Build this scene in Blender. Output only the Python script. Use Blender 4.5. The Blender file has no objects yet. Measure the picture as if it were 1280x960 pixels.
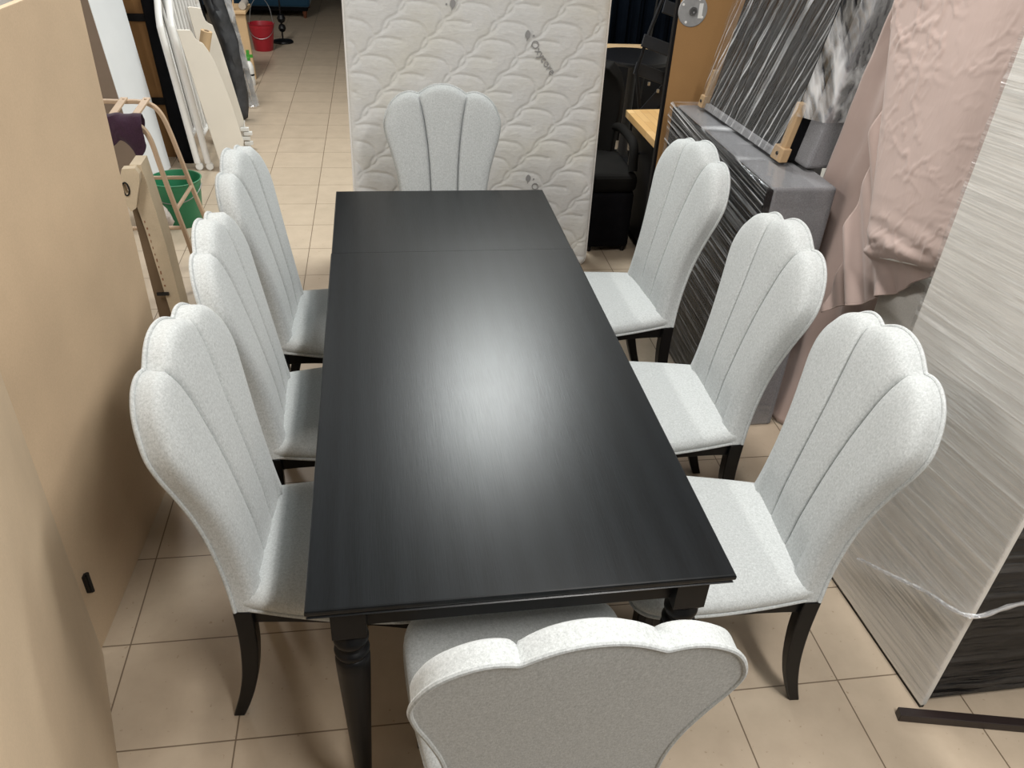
import bpy, bmesh, math, random
import numpy as np
from mathutils import Vector, Matrix, noise

random.seed(7)
rng = np.random.default_rng(7)
SC = bpy.context.scene
COL = SC.collection
PI = math.pi

# ------------------------------------------------------------------ helpers
class MB:
    """collects vertices and faces of one mesh"""
    def __init__(s):
        s.v = []; s.f = []
    def add(s, vs, fs):
        n = len(s.v); s.v += [tuple(map(float, p)) for p in vs]; s.f += [tuple(i + n for i in f) for f in fs]; return s
    def box(s, a, b, M=None):
        x0, y0, z0 = a; x1, y1, z1 = b
        vs = [Vector(p) for p in ((x0,y0,z0),(x1,y0,z0),(x1,y1,z0),(x0,y1,z0),(x0,y0,z1),(x1,y0,z1),(x1,y1,z1),(x0,y1,z1))]
        if M: vs = [M @ p for p in vs]
        return s.add(vs, [(0,3,2,1),(4,5,6,7),(0,1,5,4),(1,2,6,5),(2,3,7,6),(3,0,4,7)])
    def loft(s, rings, closed=True, caps=True):
        n = len(rings[0]); vs = [p for r in rings for p in r]; fs = []
        m = n if closed else n - 1
        for i in range(len(rings) - 1):
            for j in range(m):
                k = (j + 1) % n
                fs.append((i*n+j, i*n+k, (i+1)*n+k, (i+1)*n+j))
        if caps and closed:
            fs.append(tuple(range(n-1, -1, -1))); fs.append(tuple((len(rings)-1)*n + j for j in range(n)))
        return s.add(vs, fs)
    def grid(s, P):
        n, m = len(P), len(P[0])
        return s.add([p for r in P for p in r], [(i*m+j, i*m+j+1, (i+1)*m+j+1, (i+1)*m+j) for i in range(n-1) for j in range(m-1)])
    def tube(s, path, r, sides=10, closed=False, squash=None, up=None):
        path = [Vector(p) for p in path]; n = len(path)
        rs = list(r) if hasattr(r, '__len__') else [r]*n
        rings = []; N = None
        for i, p in enumerate(path):
            if closed: t = path[(i+1) % n] - path[i-1]
            else: t = path[min(i+1, n-1)] - path[max(i-1, 0)]
            t.normalize()
            if N is None:
                a = Vector(up) if up else (Vector((0,0,1)) if abs(t.z) < .9 else Vector((1,0,0)))
                N = (a - t*a.dot(t)).normalized()
            else:
                N = (N - t*N.dot(t)).normalized()
            B = t.cross(N); sq = squash or 1.0
            rings.append([p + (N*math.cos(a)*rs[i] + B*math.sin(a)*rs[i]*sq) for a in [2*PI*k/sides for k in range(sides)]])
        if closed:
            k = len(s.v); m = sides
            vs = [p for q in rings for p in q]; fs = []
            for i in range(n):
                i2 = (i+1) % n
                for j in range(m): fs.append((i*m+j, i*m+(j+1) % m, i2*m+(j+1) % m, i2*m+j))
            return s.add(vs, fs)
        return s.loft(rings)
    def lathe(s, prof, c=(0,0,0), n=28, M=None, caps=True):
        rings = []
        for r, z in prof:
            ring = [Vector((r*math.cos(2*PI*k/n), r*math.sin(2*PI*k/n), z)) for k in range(n)]
            if M: ring = [M @ p for p in ring]
            rings.append([p + Vector(c) for p in ring])
        return s.loft(rings, caps=caps)
    def prism(s, poly, d):
        d = Vector(d); a = [Vector(p) for p in poly]; b = [p + d for p in a]; n = len(a)
        return s.add(a + b, [tuple(range(n)), tuple(range(2*n-1, n-1, -1))] + [(i, (i+1) % n, n+(i+1) % n, n+i)[::-1] for i in range(n)])

def obj(name, mb, mat, parent=None, smooth=True, bevel=0, seg=2, world=False, fix=True, angle=40):
    me = bpy.data.meshes.new(name)
    vs = mb.v
    if world and parent is not None:
        L = world_loc(parent); vs = [(p[0]-L[0], p[1]-L[1], p[2]-L[2]) for p in vs]
    me.from_pydata(vs, [], mb.f); me.update()
    if fix:
        bm = bmesh.new(); bm.from_mesh(me); bmesh.ops.recalc_face_normals(bm, faces=bm.faces); bm.to_mesh(me); bm.free()
    if mat: me.materials.append(mat)
    o = bpy.data.objects.new(name, me); COL.objects.link(o)
    if parent is not None: o.parent = parent
    if smooth:
        me.polygons.foreach_set('use_smooth', [True]*len(me.polygons))
        try: me.set_sharp_from_angle(angle=math.radians(angle))
        except Exception: pass
    if bevel:
        b = o.modifiers.new('bevel', 'BEVEL'); b.width = bevel; b.segments = seg; b.limit_method = 'ANGLE'; b.angle_limit = math.radians(35)
        b.harden_normals = False
    return o

def world_loc(o):
    L = Vector(o.location); p = o.parent
    while p is not None: L = L + Vector(p.location); p = p.parent
    return L

def tag(o, label, cat, group=None, kind=None):
    if label: o['label'] = label
    if cat: o['category'] = cat
    if group: o['group'] = group
    if kind: o['kind'] = kind
    return o
def thing(name, label, cat, loc=(0,0,0), rz=0, group=None):
    o = bpy.data.objects.new(name, None); COL.objects.link(o); o.location = loc; o.rotation_euler = (0,0,rz)
    o.empty_display_size = .1
    return tag(o, label, cat, group)
def struct(name, mb, mat, label, cat):
    return tag(obj(name, mb, mat, smooth=False), label, cat, kind='structure')
def copy_tree(o, parent=None):
    c = o.copy(); COL.objects.link(c)
    if parent is not None: c.parent = parent
    for ch in [q for q in list(bpy.data.objects) if q.parent == o]: copy_tree(ch, c)
    return c
def smooth_path(pts, n=6, closed=False):
    P = [Vector(p) for p in pts]; N = len(P); out = []
    rngi = range(N if closed else N-1)
    for i in rngi:
        p0 = P[i-1] if (i > 0 or closed) else P[0]*2-P[1]
        p1 = P[i]; p2 = P[(i+1) % N]
        p3 = P[(i+2) % N] if (i+2 < N or closed) else P[-1]*2-P[-2]
        for k in range(n):
            t = k/n
            out.append(.5*((2*p1)+(p2-p0)*t+(2*p0-5*p1+4*p2-p3)*t*t+(3*p1-p0-3*p2+p3)*t**3))
    if not closed: out.append(P[-1])
    return out
def interp(x, xs, ys):  # monotone-ish smooth interpolation
    return float(np.interp(x, xs, ys))
def fbm(p, o=3):
    a = 0; w = 1
    for k in range(o):
        a += w*noise.noise(Vector(p)*2**k); w *= .5
    return a

# ------------------------------------------------------------------ materials
def new_mat(name):
    m = bpy.data.materials.new(name); m.use_nodes = True
    nt = m.node_tree; return m, nt, nt.nodes['Principled BSDF']
def N(nt, t, **kw):
    n = nt.nodes.new(t)
    for k, v in kw.items():
        if k in n.inputs: n.inputs[k].default_value = v
        else: setattr(n, k, v)
    return n
def coords(nt, scale=(1,1,1), rot=(0,0,0), kind='Object'):
    tc = N(nt, 'ShaderNodeTexCoord'); mp = N(nt, 'ShaderNodeMapping')
    mp.inputs['Scale'].default_value = scale; mp.inputs['Rotation'].default_value = rot
    nt.links.new(tc.outputs[kind], mp.inputs['Vector']); return mp.outputs['Vector']
def noise_node(nt, vec, scale, detail=3, rough=.55, dist=0):
    n = N(nt, 'ShaderNodeTexNoise'); n.inputs['Scale'].default_value = scale; n.inputs['Detail'].default_value = detail
    n.inputs['Roughness'].default_value = rough; n.inputs['Distortion'].default_value = dist
    nt.links.new(vec, n.inputs['Vector']); return n.outputs['Fac']
def ramp(nt, fac, stops):
    r = N(nt, 'ShaderNodeValToRGB'); e = r.color_ramp.elements
    while len(e) < len(stops): e.new(.5)
    for i, (p, c) in enumerate(stops):
        e[i].position = p; e[i].color = (*c, 1) if len(c) == 3 else c
    nt.links.new(fac, r.inputs['Fac']); return r.outputs['Color']
def bump(nt, bs, h, strength=.3, dist=.01):
    b = N(nt, 'ShaderNodeBump'); b.inputs['Strength'].default_value = strength; b.inputs['Distance'].default_value = dist
    nt.links.new(h, b.inputs['Height']); nt.links.new(b.outputs['Normal'], bs.inputs['Normal'])
def simple(name, c, rough=.6, metal=0, var=.0, scale=8, bstr=0, bscale=60, spec=.5, stretch=(1,1,1), sheen=0):
    m, nt, bs = new_mat(name)
    bs.inputs['Base Color'].default_value = (*c, 1); bs.inputs['Roughness'].default_value = rough
    bs.inputs['Metallic'].default_value = metal; bs.inputs['Specular IOR Level'].default_value = spec
    if sheen: bs.inputs['Sheen Weight'].default_value = sheen
    if var:
        f = noise_node(nt, coords(nt, stretch), scale, 4)
        lo = tuple(max(0, x*(1-var)) for x in c); hi = tuple(min(1, x*(1+var)) for x in c)
        nt.links.new(ramp(nt, f, [(.3, lo), (.7, hi)]), bs.inputs['Base Color'])
    if bstr:
        bump(nt, bs, noise_node(nt, coords(nt, stretch), bscale, 3), bstr, .004)
    return m

def fabric_mat(name, c, mottled=.10, rough=.95, scale=170):
    m, nt, bs = new_mat(name)
    v = coords(nt)
    f1 = noise_node(nt, v, scale, 3, .7); f2 = noise_node(nt, coords(nt, (1,1,.35)), scale*2.4, 2, .7)
    mx = N(nt, 'ShaderNodeMath', operation='ADD'); nt.links.new(f1, mx.inputs[0]); nt.links.new(f2, mx.inputs[1])
    h = N(nt, 'ShaderNodeMath', operation='MULTIPLY'); nt.links.new(mx.outputs[0], h.inputs[0]); h.inputs[1].default_value = .5
    lo = tuple(x*(1-mottled*1.5) for x in c); hi = tuple(min(1, x*(1+mottled)) for x in c)
    nt.links.new(ramp(nt, h.outputs[0], [(.34, lo), (.66, hi)]), bs.inputs['Base Color'])
    bs.inputs['Roughness'].default_value = rough; bs.inputs['Specular IOR Level'].default_value = .2
    bs.inputs['Sheen Weight'].default_value = .15
    bump(nt, bs, h.outputs[0], .25, .002)
    return m

M = {}
M['chair'] = fabric_mat('chair_fabric', (.475, .497, .496), .17)
M['black_wood'] = simple('black_stained_wood', (.0045, .0045, .005), .36, var=.2, spec=.2, scale=30, stretch=(1,1,.1), bstr=.06)
def table_mat(name, shift):
    m, nt, bs = new_mat(name)
    tc = N(nt, 'ShaderNodeTexCoord'); mp = N(nt, 'ShaderNodeMapping')
    mp.inputs['Location'].default_value = (shift, shift*.7, 0); mp.inputs['Scale'].default_value = (1, .07, 1)
    nt.links.new(tc.outputs['Object'], mp.inputs['Vector'])
    big = noise_node(nt, mp.outputs['Vector'], 4.5, 2, .5)
    w = N(nt, 'ShaderNodeTexWave'); w.wave_type = 'BANDS'; w.bands_direction = 'X'
    w.inputs['Scale'].default_value = 5; w.inputs['Distortion'].default_value = 16; w.inputs['Detail'].default_value = 3; w.inputs['Detail Scale'].default_value = .5; w.inputs['Detail Roughness'].default_value = .6
    nt.links.new(mp.outputs['Vector'], w.inputs['Vector'])
    mp2 = N(nt, 'ShaderNodeMapping'); mp2.inputs['Scale'].default_value = (1, .035, 1); nt.links.new(tc.outputs['Object'], mp2.inputs['Vector'])
    fine = noise_node(nt, mp2.outputs['Vector'], 320, 3, .65)
    a = N(nt, 'ShaderNodeMath', operation='MULTIPLY'); nt.links.new(w.outputs['Fac'], a.inputs[0]); a.inputs[1].default_value = .16
    b = N(nt, 'ShaderNodeMath', operation='ADD'); nt.links.new(a.outputs[0], b.inputs[0]); nt.links.new(fine, b.inputs[1])
    bs.inputs['Base Color'].default_value = (.011, .0125, .014, 1)
    nt.links.new(ramp(nt, b.outputs[0], [(.40, (.002,.0026,.0032)), (.72, (.006,.0074,.0088))]), bs.inputs['Base Color'])
    rr = N(nt, 'ShaderNodeMapRange'); rr.inputs['From Min'].default_value = .3; rr.inputs['From Max'].default_value = .9
    rr.inputs['To Min'].default_value = .33; rr.inputs['To Max'].default_value = .28
    nt.links.new(fine, rr.inputs['Value']); nt.links.new(rr.outputs['Result'], bs.inputs['Roughness'])
    bs.inputs['Specular IOR Level'].default_value = .28
    bump(nt, bs, fine, .09, .002)
    return m
M['table'] = table_mat('black_wood_grain', 0.0)
M['leaf'] = table_mat('black_wood_grain_leaf', 3.7)

def floor_mat():
    m, nt, bs = new_mat('beige_tiles')
    v = coords(nt)
    br = N(nt, 'ShaderNodeTexBrick'); br.offset = 0; br.squash = 1
    br.inputs['Scale'].default_value = 1; br.inputs['Mortar Size'].default_value = .0022; br.inputs['Mortar Smooth'].default_value = .15
    br.inputs['Brick Width'].default_value = .3335; br.inputs['Row Height'].default_value = .3335; br.inputs['Bias'].default_value = 0
    br.inputs['Color1'].default_value = (.47,.385,.29,1); br.inputs['Color2'].default_value = (.50,.41,.31,1); br.inputs['Mortar'].default_value = (.17,.125,.085,1)
    nt.links.new(v, br.inputs['Vector'])
    f = noise_node(nt, v, 9, 5, .6)
    mx = N(nt, 'ShaderNodeMix', data_type='RGBA', blend_type='MULTIPLY'); mx.inputs[0].default_value = 1
    nt.links.new(br.outputs['Color'], mx.inputs[6]); nt.links.new(ramp(nt, f, [(.3,(.88,.87,.86)),(.7,(1,1,1))]), mx.inputs[7])
    sp = noise_node(nt, v, 60, 2, .5)
    mx2 = N(nt, 'ShaderNodeMix', data_type='RGBA', blend_type='MULTIPLY'); mx2.inputs[0].default_value = 1
    nt.links.new(mx.outputs[2], mx2.inputs[6]); nt.links.new(ramp(nt, sp, [(.24,(.72,.68,.62)),(.31,(1,1,1))]), mx2.inputs[7])
    nt.links.new(mx2.outputs[2], bs.inputs['Base Color'])
    bs.inputs['Roughness'].default_value = .42; bs.inputs['Specular IOR Level'].default_value = .4
    iv = N(nt, 'ShaderNodeMath', operation='SUBTRACT'); iv.inputs[0].default_value = 1; nt.links.new(br.outputs['Fac'], iv.inputs[1])
    bump(nt, bs, iv.outputs[0], .4, .002)
    return m
M['floor'] = floor_mat()
M['wall'] = simple('painted_wall', (.62,.60,.56), .9, var=.04, scale=3)
M['ceiling'] = simple('grey_ceiling', (.13,.135,.14), .9, var=.03, scale=3)
M['navy'] = simple('dark_navy_cloth', (.003,.005,.009), .95, spec=.05, var=.3, scale=5)
def board_mat(name, c, var=.07):
    m, nt, bs = new_mat(name)
    v = coords(nt)
    f = noise_node(nt, v, 3, 4, .55); g = noise_node(nt, v, 190, 2, .6)
    mx = N(nt, 'ShaderNodeMix', data_type='RGBA', blend_type='MULTIPLY'); mx.inputs[0].default_value = 1
    lo = tuple(x*(1-var) for x in c); hi = tuple(min(1,x*(1+var)) for x in c)
    nt.links.new(ramp(nt, f, [(.3,lo),(.7,hi)]), mx.inputs[6]); nt.links.new(ramp(nt, g, [(.3,(.93,.93,.92)),(.7,(1,1,1))]), mx.inputs[7])
    nt.links.new(mx.outputs[2], bs.inputs['Base Color']); bs.inputs['Roughness'].default_value = .62; bs.inputs['Specular IOR Level'].default_value = .3
    return m
M['mdf'] = board_mat('tan_fibreboard', (.57,.43,.29))
M['mdf_pale'] = board_mat('tan_fibreboard_pale', (.56,.44,.31))
M['brown_board'] = board_mat('brown_fibreboard', (.36,.20,.08))
M['dark_edge'] = simple('dark_edge_and_gap_shade', (.006,.005,.005), .5, spec=.2)
M['metal'] = simple('brushed_metal', (.33,.33,.33), .38, 1, var=.12, scale=20)
M['plate'] = simple('galvanised_plate', (.42,.42,.42), .55, .6, var=.15, scale=30)
M['dark_metal'] = simple('dark_metal', (.03,.03,.03), .4, .8)
M['sticker'] = simple('white_sticker', (.75,.75,.73), .6)
M['taupe'] = simple('grey_brown_board', (.21,.155,.115), .7, var=.06)  # unfinished edge face, with its shade put into the colour
M['white_board'] = simple('white_laminate', (.76,.78,.80), .45, var=.03, scale=4)
M['backing'] = board_mat('hardboard_backing', (.24,.125,.045), .1)
M['black_frame'] = simple('black_frame_paint', (.004,.004,.005), .5, spec=.2)
M['black_cloth'] = simple('black_dust_cloth', (.0045,.0045,.0055), .9, var=.25, scale=14, spec=.08, bstr=.3, bscale=30)
M['white_paint'] = simple('white_gloss_paint', (.80,.79,.77), .35)
M['cream'] = simple('cream_painted_board', (.72,.67,.59), .5, var=.03, scale=4)
M['paper'] = simple('brown_paper', (.47,.33,.19), .8, var=.06)
M['white_plastic'] = simple('white_plastic', (.82,.82,.80), .4)
M['green_plastic'] = simple('green_plastic', (.018,.17,.075), .42, var=.08)
M['green_cap'] = simple('green_cap_plastic', (.06,.30,.04), .4)
M['red_plastic'] = simple('red_plastic', (.36,.013,.025), .38, var=.06)
M['black_plastic'] = simple('black_plastic', (.005,.005,.006), .4, spec=.3)
M['bentwood'] = simple('bent_beech', (.46,.33,.22), .5, var=.12, scale=14, stretch=(1,1,.15))
M['chip'] = board_mat('particle_board', (.50,.41,.29), .2)
M['chip_dark'] = board_mat('dark_shaded_board', (.14,.095,.055), .2)  # dark brown plank, the shade it stands in is put into the colour
M['purple'] = fabric_mat('plum_cloth', (.043,.019,.035), .2)
M['rag'] = fabric_mat('pale_rag', (.45,.40,.36), .1)
M['grey_fabric'] = fabric_mat('grey_upholstery', (.195,.195,.205), .22, scale=220)
M['pine'] = board_mat('pale_raw_wood', (.60,.42,.24), .12)
M['block_wood'] = board_mat('raw_corner_wood', (.40,.27,.15), .12)
M['bag'] = simple('dark_grey_bag', (.04,.042,.047), .55, var=.3, scale=20, bstr=.4, bscale=30)
M['blue'] = fabric_mat('petrol_blue_velvet', (.010,.045,.085), .2, .7)
M['sofa_leg'] = simple('reddish_wood', (.14,.045,.02), .4)
M['dark_leather'] = simple('dark_brown_upholstery', (.005,.0045,.004), .8, spec=.1, var=.15, scale=20)
M['white_foam'] = simple('white_wrapped_cloth', (.72,.70,.66), .7, var=.04, scale=5)
M['bar'] = simple('dark_brown_wood', (.021,.013,.012), .4, var=.25, scale=30, stretch=(.1,1,1))
M['ottoman'] = fabric_mat('pale_grey_cloth', (.68,.66,.62), .08)
M['logo'] = simple('grey_print', (.30,.30,.30), .9)
M['piping_grey'] = simple('grey_mattress_piping', (.42,.42,.43), .8)
M['stamp'] = simple('brown_stamp_ink', (.23,.11,.06), .8)

def mattress_mat():
    m, nt, bs = new_mat('knit_mattress_cloth')
    v = coords(nt, (22, 1, 70), (0, math.radians(-22), 0))
    w = noise_node(nt, v, 1.6, 3, .6, .4)
    f = noise_node(nt, coords(nt), 4, 3)
    mx = N(nt, 'ShaderNodeMix', data_type='RGBA', blend_type='MULTIPLY'); mx.inputs[0].default_value = 1
    nt.links.new(ramp(nt, w, [(.3,(.63,.635,.625)),(.7,(.70,.705,.695))]), mx.inputs[6])
    nt.links.new(ramp(nt, f, [(.42,(1,1,1)),(.75,(.97,.95,.88))]), mx.inputs[7])
    nt.links.new(mx.outputs[2], bs.inputs['Base Color']); bs.inputs['Roughness'].default_value = .9; bs.inputs['Specular IOR Level'].default_value = .2
    bump(nt, bs, w, .35, .006)
    return m
M['mattress'] = mattress_mat()

def pink_mat():
    m, nt, bs = new_mat('dusty_pink_cotton')
    f = noise_node(nt, coords(nt), 5, 4)
    nt.links.new(ramp(nt, f, [(.3,(.45,.345,.31)),(.7,(.49,.38,.342))]), bs.inputs['Base Color'])
    bs.inputs['Roughness'].default_value = .6; bs.inputs['Specular IOR Level'].default_value = .35; bs.inputs['Sheen Weight'].default_value = .2
    w1 = noise_node(nt, coords(nt, (1, 1, .45), (math.radians(35),0,0)), 14, 3, .5, 1.6)
    bump(nt, bs, w1, .12, .015)
    return m
M['pink'] = pink_mat()

def film_mat(name, ang, density=.35, white=.5, sx=55, lo=.5, hi=.72, tint=(.82,.83,.85), xs=1, along=.8):
    """clear stretch film on a face looking along x; creases run along the angle in the y-z plane"""
    m, nt, bs = new_mat(name)
    nt.nodes.remove(bs); out = nt.nodes['Material Output']
    tc = N(nt, 'ShaderNodeTexCoord'); mp = N(nt, 'ShaderNodeMapping', vector_type='TEXTURE')
    mp.inputs['Rotation'].default_value = (ang, 0, 0)
    nt.links.new(tc.outputs['Object'], mp.inputs['Vector'])
    mq = N(nt, 'ShaderNodeMapping'); mq.inputs['Scale'].default_value = (xs, along, sx); nt.links.new(mp.outputs['Vector'], mq.inputs['Vector'])
    st = noise_node(nt, mq.outputs['Vector'], 1.0, 2.0, .55, .05)
    pat = noise_node(nt, tc.outputs['Object'], 3.2, 3, .6)
    b1 = N(nt, 'ShaderNodeBump'); b1.inputs['Strength'].default_value = .7; b1.inputs['Distance'].default_value = .02
    nt.links.new(st, b1.inputs['Height'])
    tr = N(nt, 'ShaderNodeBsdfTransparent'); gl = N(nt, 'ShaderNodeBsdfGlossy'); df = N(nt, 'ShaderNodeBsdfDiffuse')
    gl.inputs['Roughness'].default_value = .16; gl.inputs['Color'].default_value = (.95,.97,1,1); df.inputs['Color'].default_value = (*tint, 1)
    nt.links.new(b1.outputs['Normal'], gl.inputs['Normal']); nt.links.new(b1.outputs['Normal'], df.inputs['Normal'])
    k = ramp(nt, st, [(lo, (0,0,0)), (hi, (white,)*3)])
    pk = ramp(nt, pat, [(.35, (.25,)*3), (.65, (1,1,1))])
    mm = N(nt, 'ShaderNodeMix', data_type='RGBA', blend_type='MULTIPLY'); mm.inputs[0].default_value = 1
    nt.links.new(k, mm.inputs[6]); nt.links.new(pk, mm.inputs[7])
    m1 = N(nt, 'ShaderNodeMixShader'); nt.links.new(mm.outputs[2], m1.inputs['Fac']); nt.links.new(tr.outputs[0], m1.inputs[1]); nt.links.new(df.outputs[0], m1.inputs[2])
    lw = N(nt, 'ShaderNodeLayerWeight'); lw.inputs['Blend'].default_value = .25; nt.links.new(b1.outputs['Normal'], lw.inputs['Normal'])
    mr = N(nt, 'ShaderNodeMapRange'); mr.inputs['To Min'].default_value = density*.35; mr.inputs['To Max'].default_value = min(1, density*1.6)
    nt.links.new(lw.outputs['Facing'], mr.inputs['Value'])
    m2 = N(nt, 'ShaderNodeMixShader'); nt.links.new(mr.outputs['Result'], m2.inputs['Fac']); nt.links.new(m1.outputs[0], m2.inputs[1]); nt.links.new(gl.outputs[0], m2.inputs[2])
    nt.links.new(m2.outputs[0], out.inputs['Surface'])
    return m
M['film_low'] = film_mat('stretch_film_diagonal', math.radians(4), .20, .7, 75, .52, .68)
M['film_up'] = film_mat('stretch_film_steep', math.radians(106), .22, .85, 60, .52, .68)
M['film_white'] = film_mat('stretch_film_on_white', math.radians(-4), .34, .24, 50, .52, .72, (.9,.9,.88))
M['film_strip'] = film_mat('stretch_film_cloudy', math.radians(80), .4, .8, 40, .3, .6)

# ------------------------------------------------------------------ camera
cam_d = bpy.data.cameras.new('camera'); cam = bpy.data.objects.new('camera', cam_d); COL.objects.link(cam)
cam_d.sensor_fit = 'HORIZONTAL'; cam_d.sensor_width = 36; cam_d.lens = 1007.69/1280*36
Rr = Vector((.98734161,-.15087437,.04892307)); Uu = Vector((.04438111,.55893376,.82802377)); Ff = Vector((.15227232,.81537107,-.55855453))
mw = Matrix((Rr, Uu, -Ff)).transposed().to_4x4(); mw.translation = (.1730583,-1.04172735,1.95583057)
cam.matrix_world = mw; cam_d.clip_start = .05
SC.camera = cam

# ------------------------------------------------------------------ room
fl = MB(); fl.box((-4.2,-3.2,-.05),(4.5,12.6,0))
fo = struct('floor', fl, M['floor'], 'beige square tiled floor with thin brown grout lines', 'floor')
# tile grid is turned half a degree and shifted against the table
R_ = Matrix.Rotation(-.0089, 4, 'Z'); off = Vector((-.5877,.2504,0))
inv = (Matrix.Translation(off) @ R_).inverted()
for v in fo.data.vertices: v.co = inv @ v.co
fo.location = off; fo.rotation_euler = (0,0,-.0089)
struct('wall_left', MB().box((-2.6,-3,0),(-2.5,11.6,3.1)), M['wall'], 'plain wall behind the leaning boards', 'wall')
struct('wall_right', MB().box((2.75,-3,0),(2.85,11.6,3.1)), M['wall'], 'plain wall behind the wrapped furniture', 'wall')
struct('wall_back', MB().box((-2.5,11.5,0),(2.75,11.6,3.1)), simple('dark_back_wall',(.05,.055,.06),.9), 'dark far wall beyond the blue sofa', 'wall')
struct('ceiling', MB().box((-2.6,-3,3.05),(2.85,11.6,3.12)), M['ceiling'], 'dark grey workshop ceiling', 'ceiling')
cu = MB(); P_ = []
for i in range(90):
    x = 1.25 + i*1.5/89
    P_.append([(x, 6.1+.03*math.sin(i*.9)+.012*math.sin(i*2.3), z) for z in (0.0, 1.0, 3.04)])
cu.grid(P_)
cu_o = tag(obj('wall_partition', cu, M['navy']), 'dark navy curtain partition behind the black round table', 'partition', kind='structure')
sm = cu_o.modifiers.new('thickness','SOLIDIFY'); sm.thickness = .01

# ------------------------------------------------------------------ dining table
W, L = .8522, 2.1494
tb = thing('dining_table', 'long black wood-grain extending dining table with turned legs', 'table', (W/2, L/2, 0))
def rect_rings(x0, x1, y0, y1, prof):
    return [[(x0+i,y0+i,z),(x1-i,y0+i,z),(x1-i,y1-i,z),(x0+i,y1-i,z)] for i, z in prof]
SEAM = 1.562
def slab(y0, y1, ends):
    mb = MB(); prof = [(.012,.7235),(.004,.7245),(.002,.7275),(.007,.7305),(.006,.7335),(.001,.736),(0,.739),(0,.7455),(.0012,.7488),(.004,.75)]
    rings = []
    for i, z in prof:
        a = i if ends[0] else .0005; b = i if ends[1] else .0005
        rings.append([(i,y0+a,z),(W-i,y0+a,z),(W-i,y1-b,z),(i,y1-b,z)])
    mb.loft(rings); return mb
obj('tabletop', slab(0, SEAM, (True, False)), M['table'], tb, world=True, smooth=False)
lf = slab(SEAM, L, (False, True)); lf.v = [(x*0.9955+.0019, y, z) for x, y, z in lf.v]
obj('extension_leaf', lf, M['leaf'], tb, world=True, smooth=False)
ap = MB()
ap.box((.08,.045,.645),(W-.08,.067,.7232)); ap.box((.08,L-.067,.645),(W-.08,L-.045,.7232))
ap.box((.045,.08,.645),(.067,L-.08,.7232)); ap.box((W-.067,.08,.645),(W-.045,L-.08,.7232))
obj('apron', ap, M['black_wood'], tb, world=True, smooth=False, bevel=.002)
for x, y in ((.077,.052),(W-.077,.052),(.077,L-.052),(W-.077,L-.052)):
    mb = MB()
    h = .034
    mb.loft([[(x-h,y-h,z),(x+h,y-h,z),(x+h,y+h,z),(x-h,y+h,z)] for z in (.640,.7232)])
    mb.loft([[(x-a,y-a,z),(x+a,y-a,z),(x+a,y+a,z),(x-a,y+a,z)] for a, z in ((.026,.628),(.034,.640))])
    prof = [(.013,0),(.0145,.004),(.0165,.05),(.0205,.16),(.026,.30),(.0325,.45),(.0355,.52),(.0362,.548),(.034,.556),(.030,.559),(.0335,.563),(.036,.569),(.0365,.574),(.034,.580),(.029,.583),(.026,.588),(.0265,.592),(.033,.598),(.036,.605),(.0365,.612),(.034,.619),(.029,.624),(.026,.630)]
    mb.lathe(prof, (x,y,0), 32)
    obj('leg', mb, M['black_wood'], tb, world=True, angle=50)

# ------------------------------------------------------------------ dining chairs
ZB = .434
def xrear(z):
    t = (z-.437)/.6
    return -.041 - .115*t + .008*math.sin(PI*min(max(t,0),1))
S_Z = [.434,.55,.65,.75,.845,.945,1.0,1.036]; S_Y = [.052,.055,.058,.0615,.068,.081,.092,.102]
O_pts = [(.206,.434),(.194,.50),(.189,.57),(.191,.65),(.203,.73),(.224,.81),(.242,.87),(.2495,.925)]
T_pts = [(.102,1.036),(.118,1.0455),(.140,1.0485),(.165,1.0435),(.190,1.030),(.215,1.008),(.236,.972),(.2495,.925)]
def resample(pts, n, t=None):
    q = smooth_path([(a,b,0) for a,b in pts], 12); d = [0]
    for i in range(1, len(q)): d.append(d[-1]+(q[i]-q[i-1]).length)
    d = np.array(d)/d[-1]; t = np.linspace(0,1,n) if t is None else t
    return np.stack([np.interp(t,d,[p.x for p in q]), np.interp(t,d,[p.y for p in q])], 1)
NU, NV = 23, 44
T_ = np.linspace(0,1,NU)
US = T_**1.6*.55 + T_*.45                      # side lobes: dense at the inner seam
UM = .5+.5*np.sign(2*T_-1)*(1-(1-np.abs(2*T_-1))**1.5)   # centre lobe: dense at both seams
vv = np.linspace(0,1,NV)**.92
def side_lobe(sgn):
    q = smooth_path([(a_,b_,0) for a_,b_ in O_pts + T_pts[::-1][1:]], 12); no = 12*(len(O_pts)-1)
    def rs(q, n, t=None):
        d = np.concatenate([[0], np.cumsum([(q[i]-q[i-1]).length for i in range(1,len(q))])]); d /= d[-1]
        t = np.linspace(0,1,n) if t is None else t
        return np.stack([np.interp(t,d,[p.x for p in q]), np.interp(t,d,[p.y for p in q])], 1)
    O = rs(q[:no+1], NV); T = rs(q[no:][::-1], NU, US); I = np.stack([np.interp(ZB+(1.036-ZB)*np.linspace(0,1,NV), S_Z, S_Y), ZB+(1.036-ZB)*np.linspace(0,1,NV)],1)
    B = np.stack([S_Y[0]+(.206-S_Y[0])*US, np.full(NU,ZB)],1)
    P = np.zeros((NV,NU,2))
    for i in range(NV):
        v = i/(NV-1)
        for j in range(NU):
            u = US[j]
            P[i,j] = (1-v)*B[j]+v*T[j]+(1-u)*I[i]+u*O[i]-((1-u)*(1-v)*B[0]+u*(1-v)*B[-1]+(1-u)*v*T[0]+u*v*T[-1])
    P[...,0] *= sgn
    return P
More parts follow.
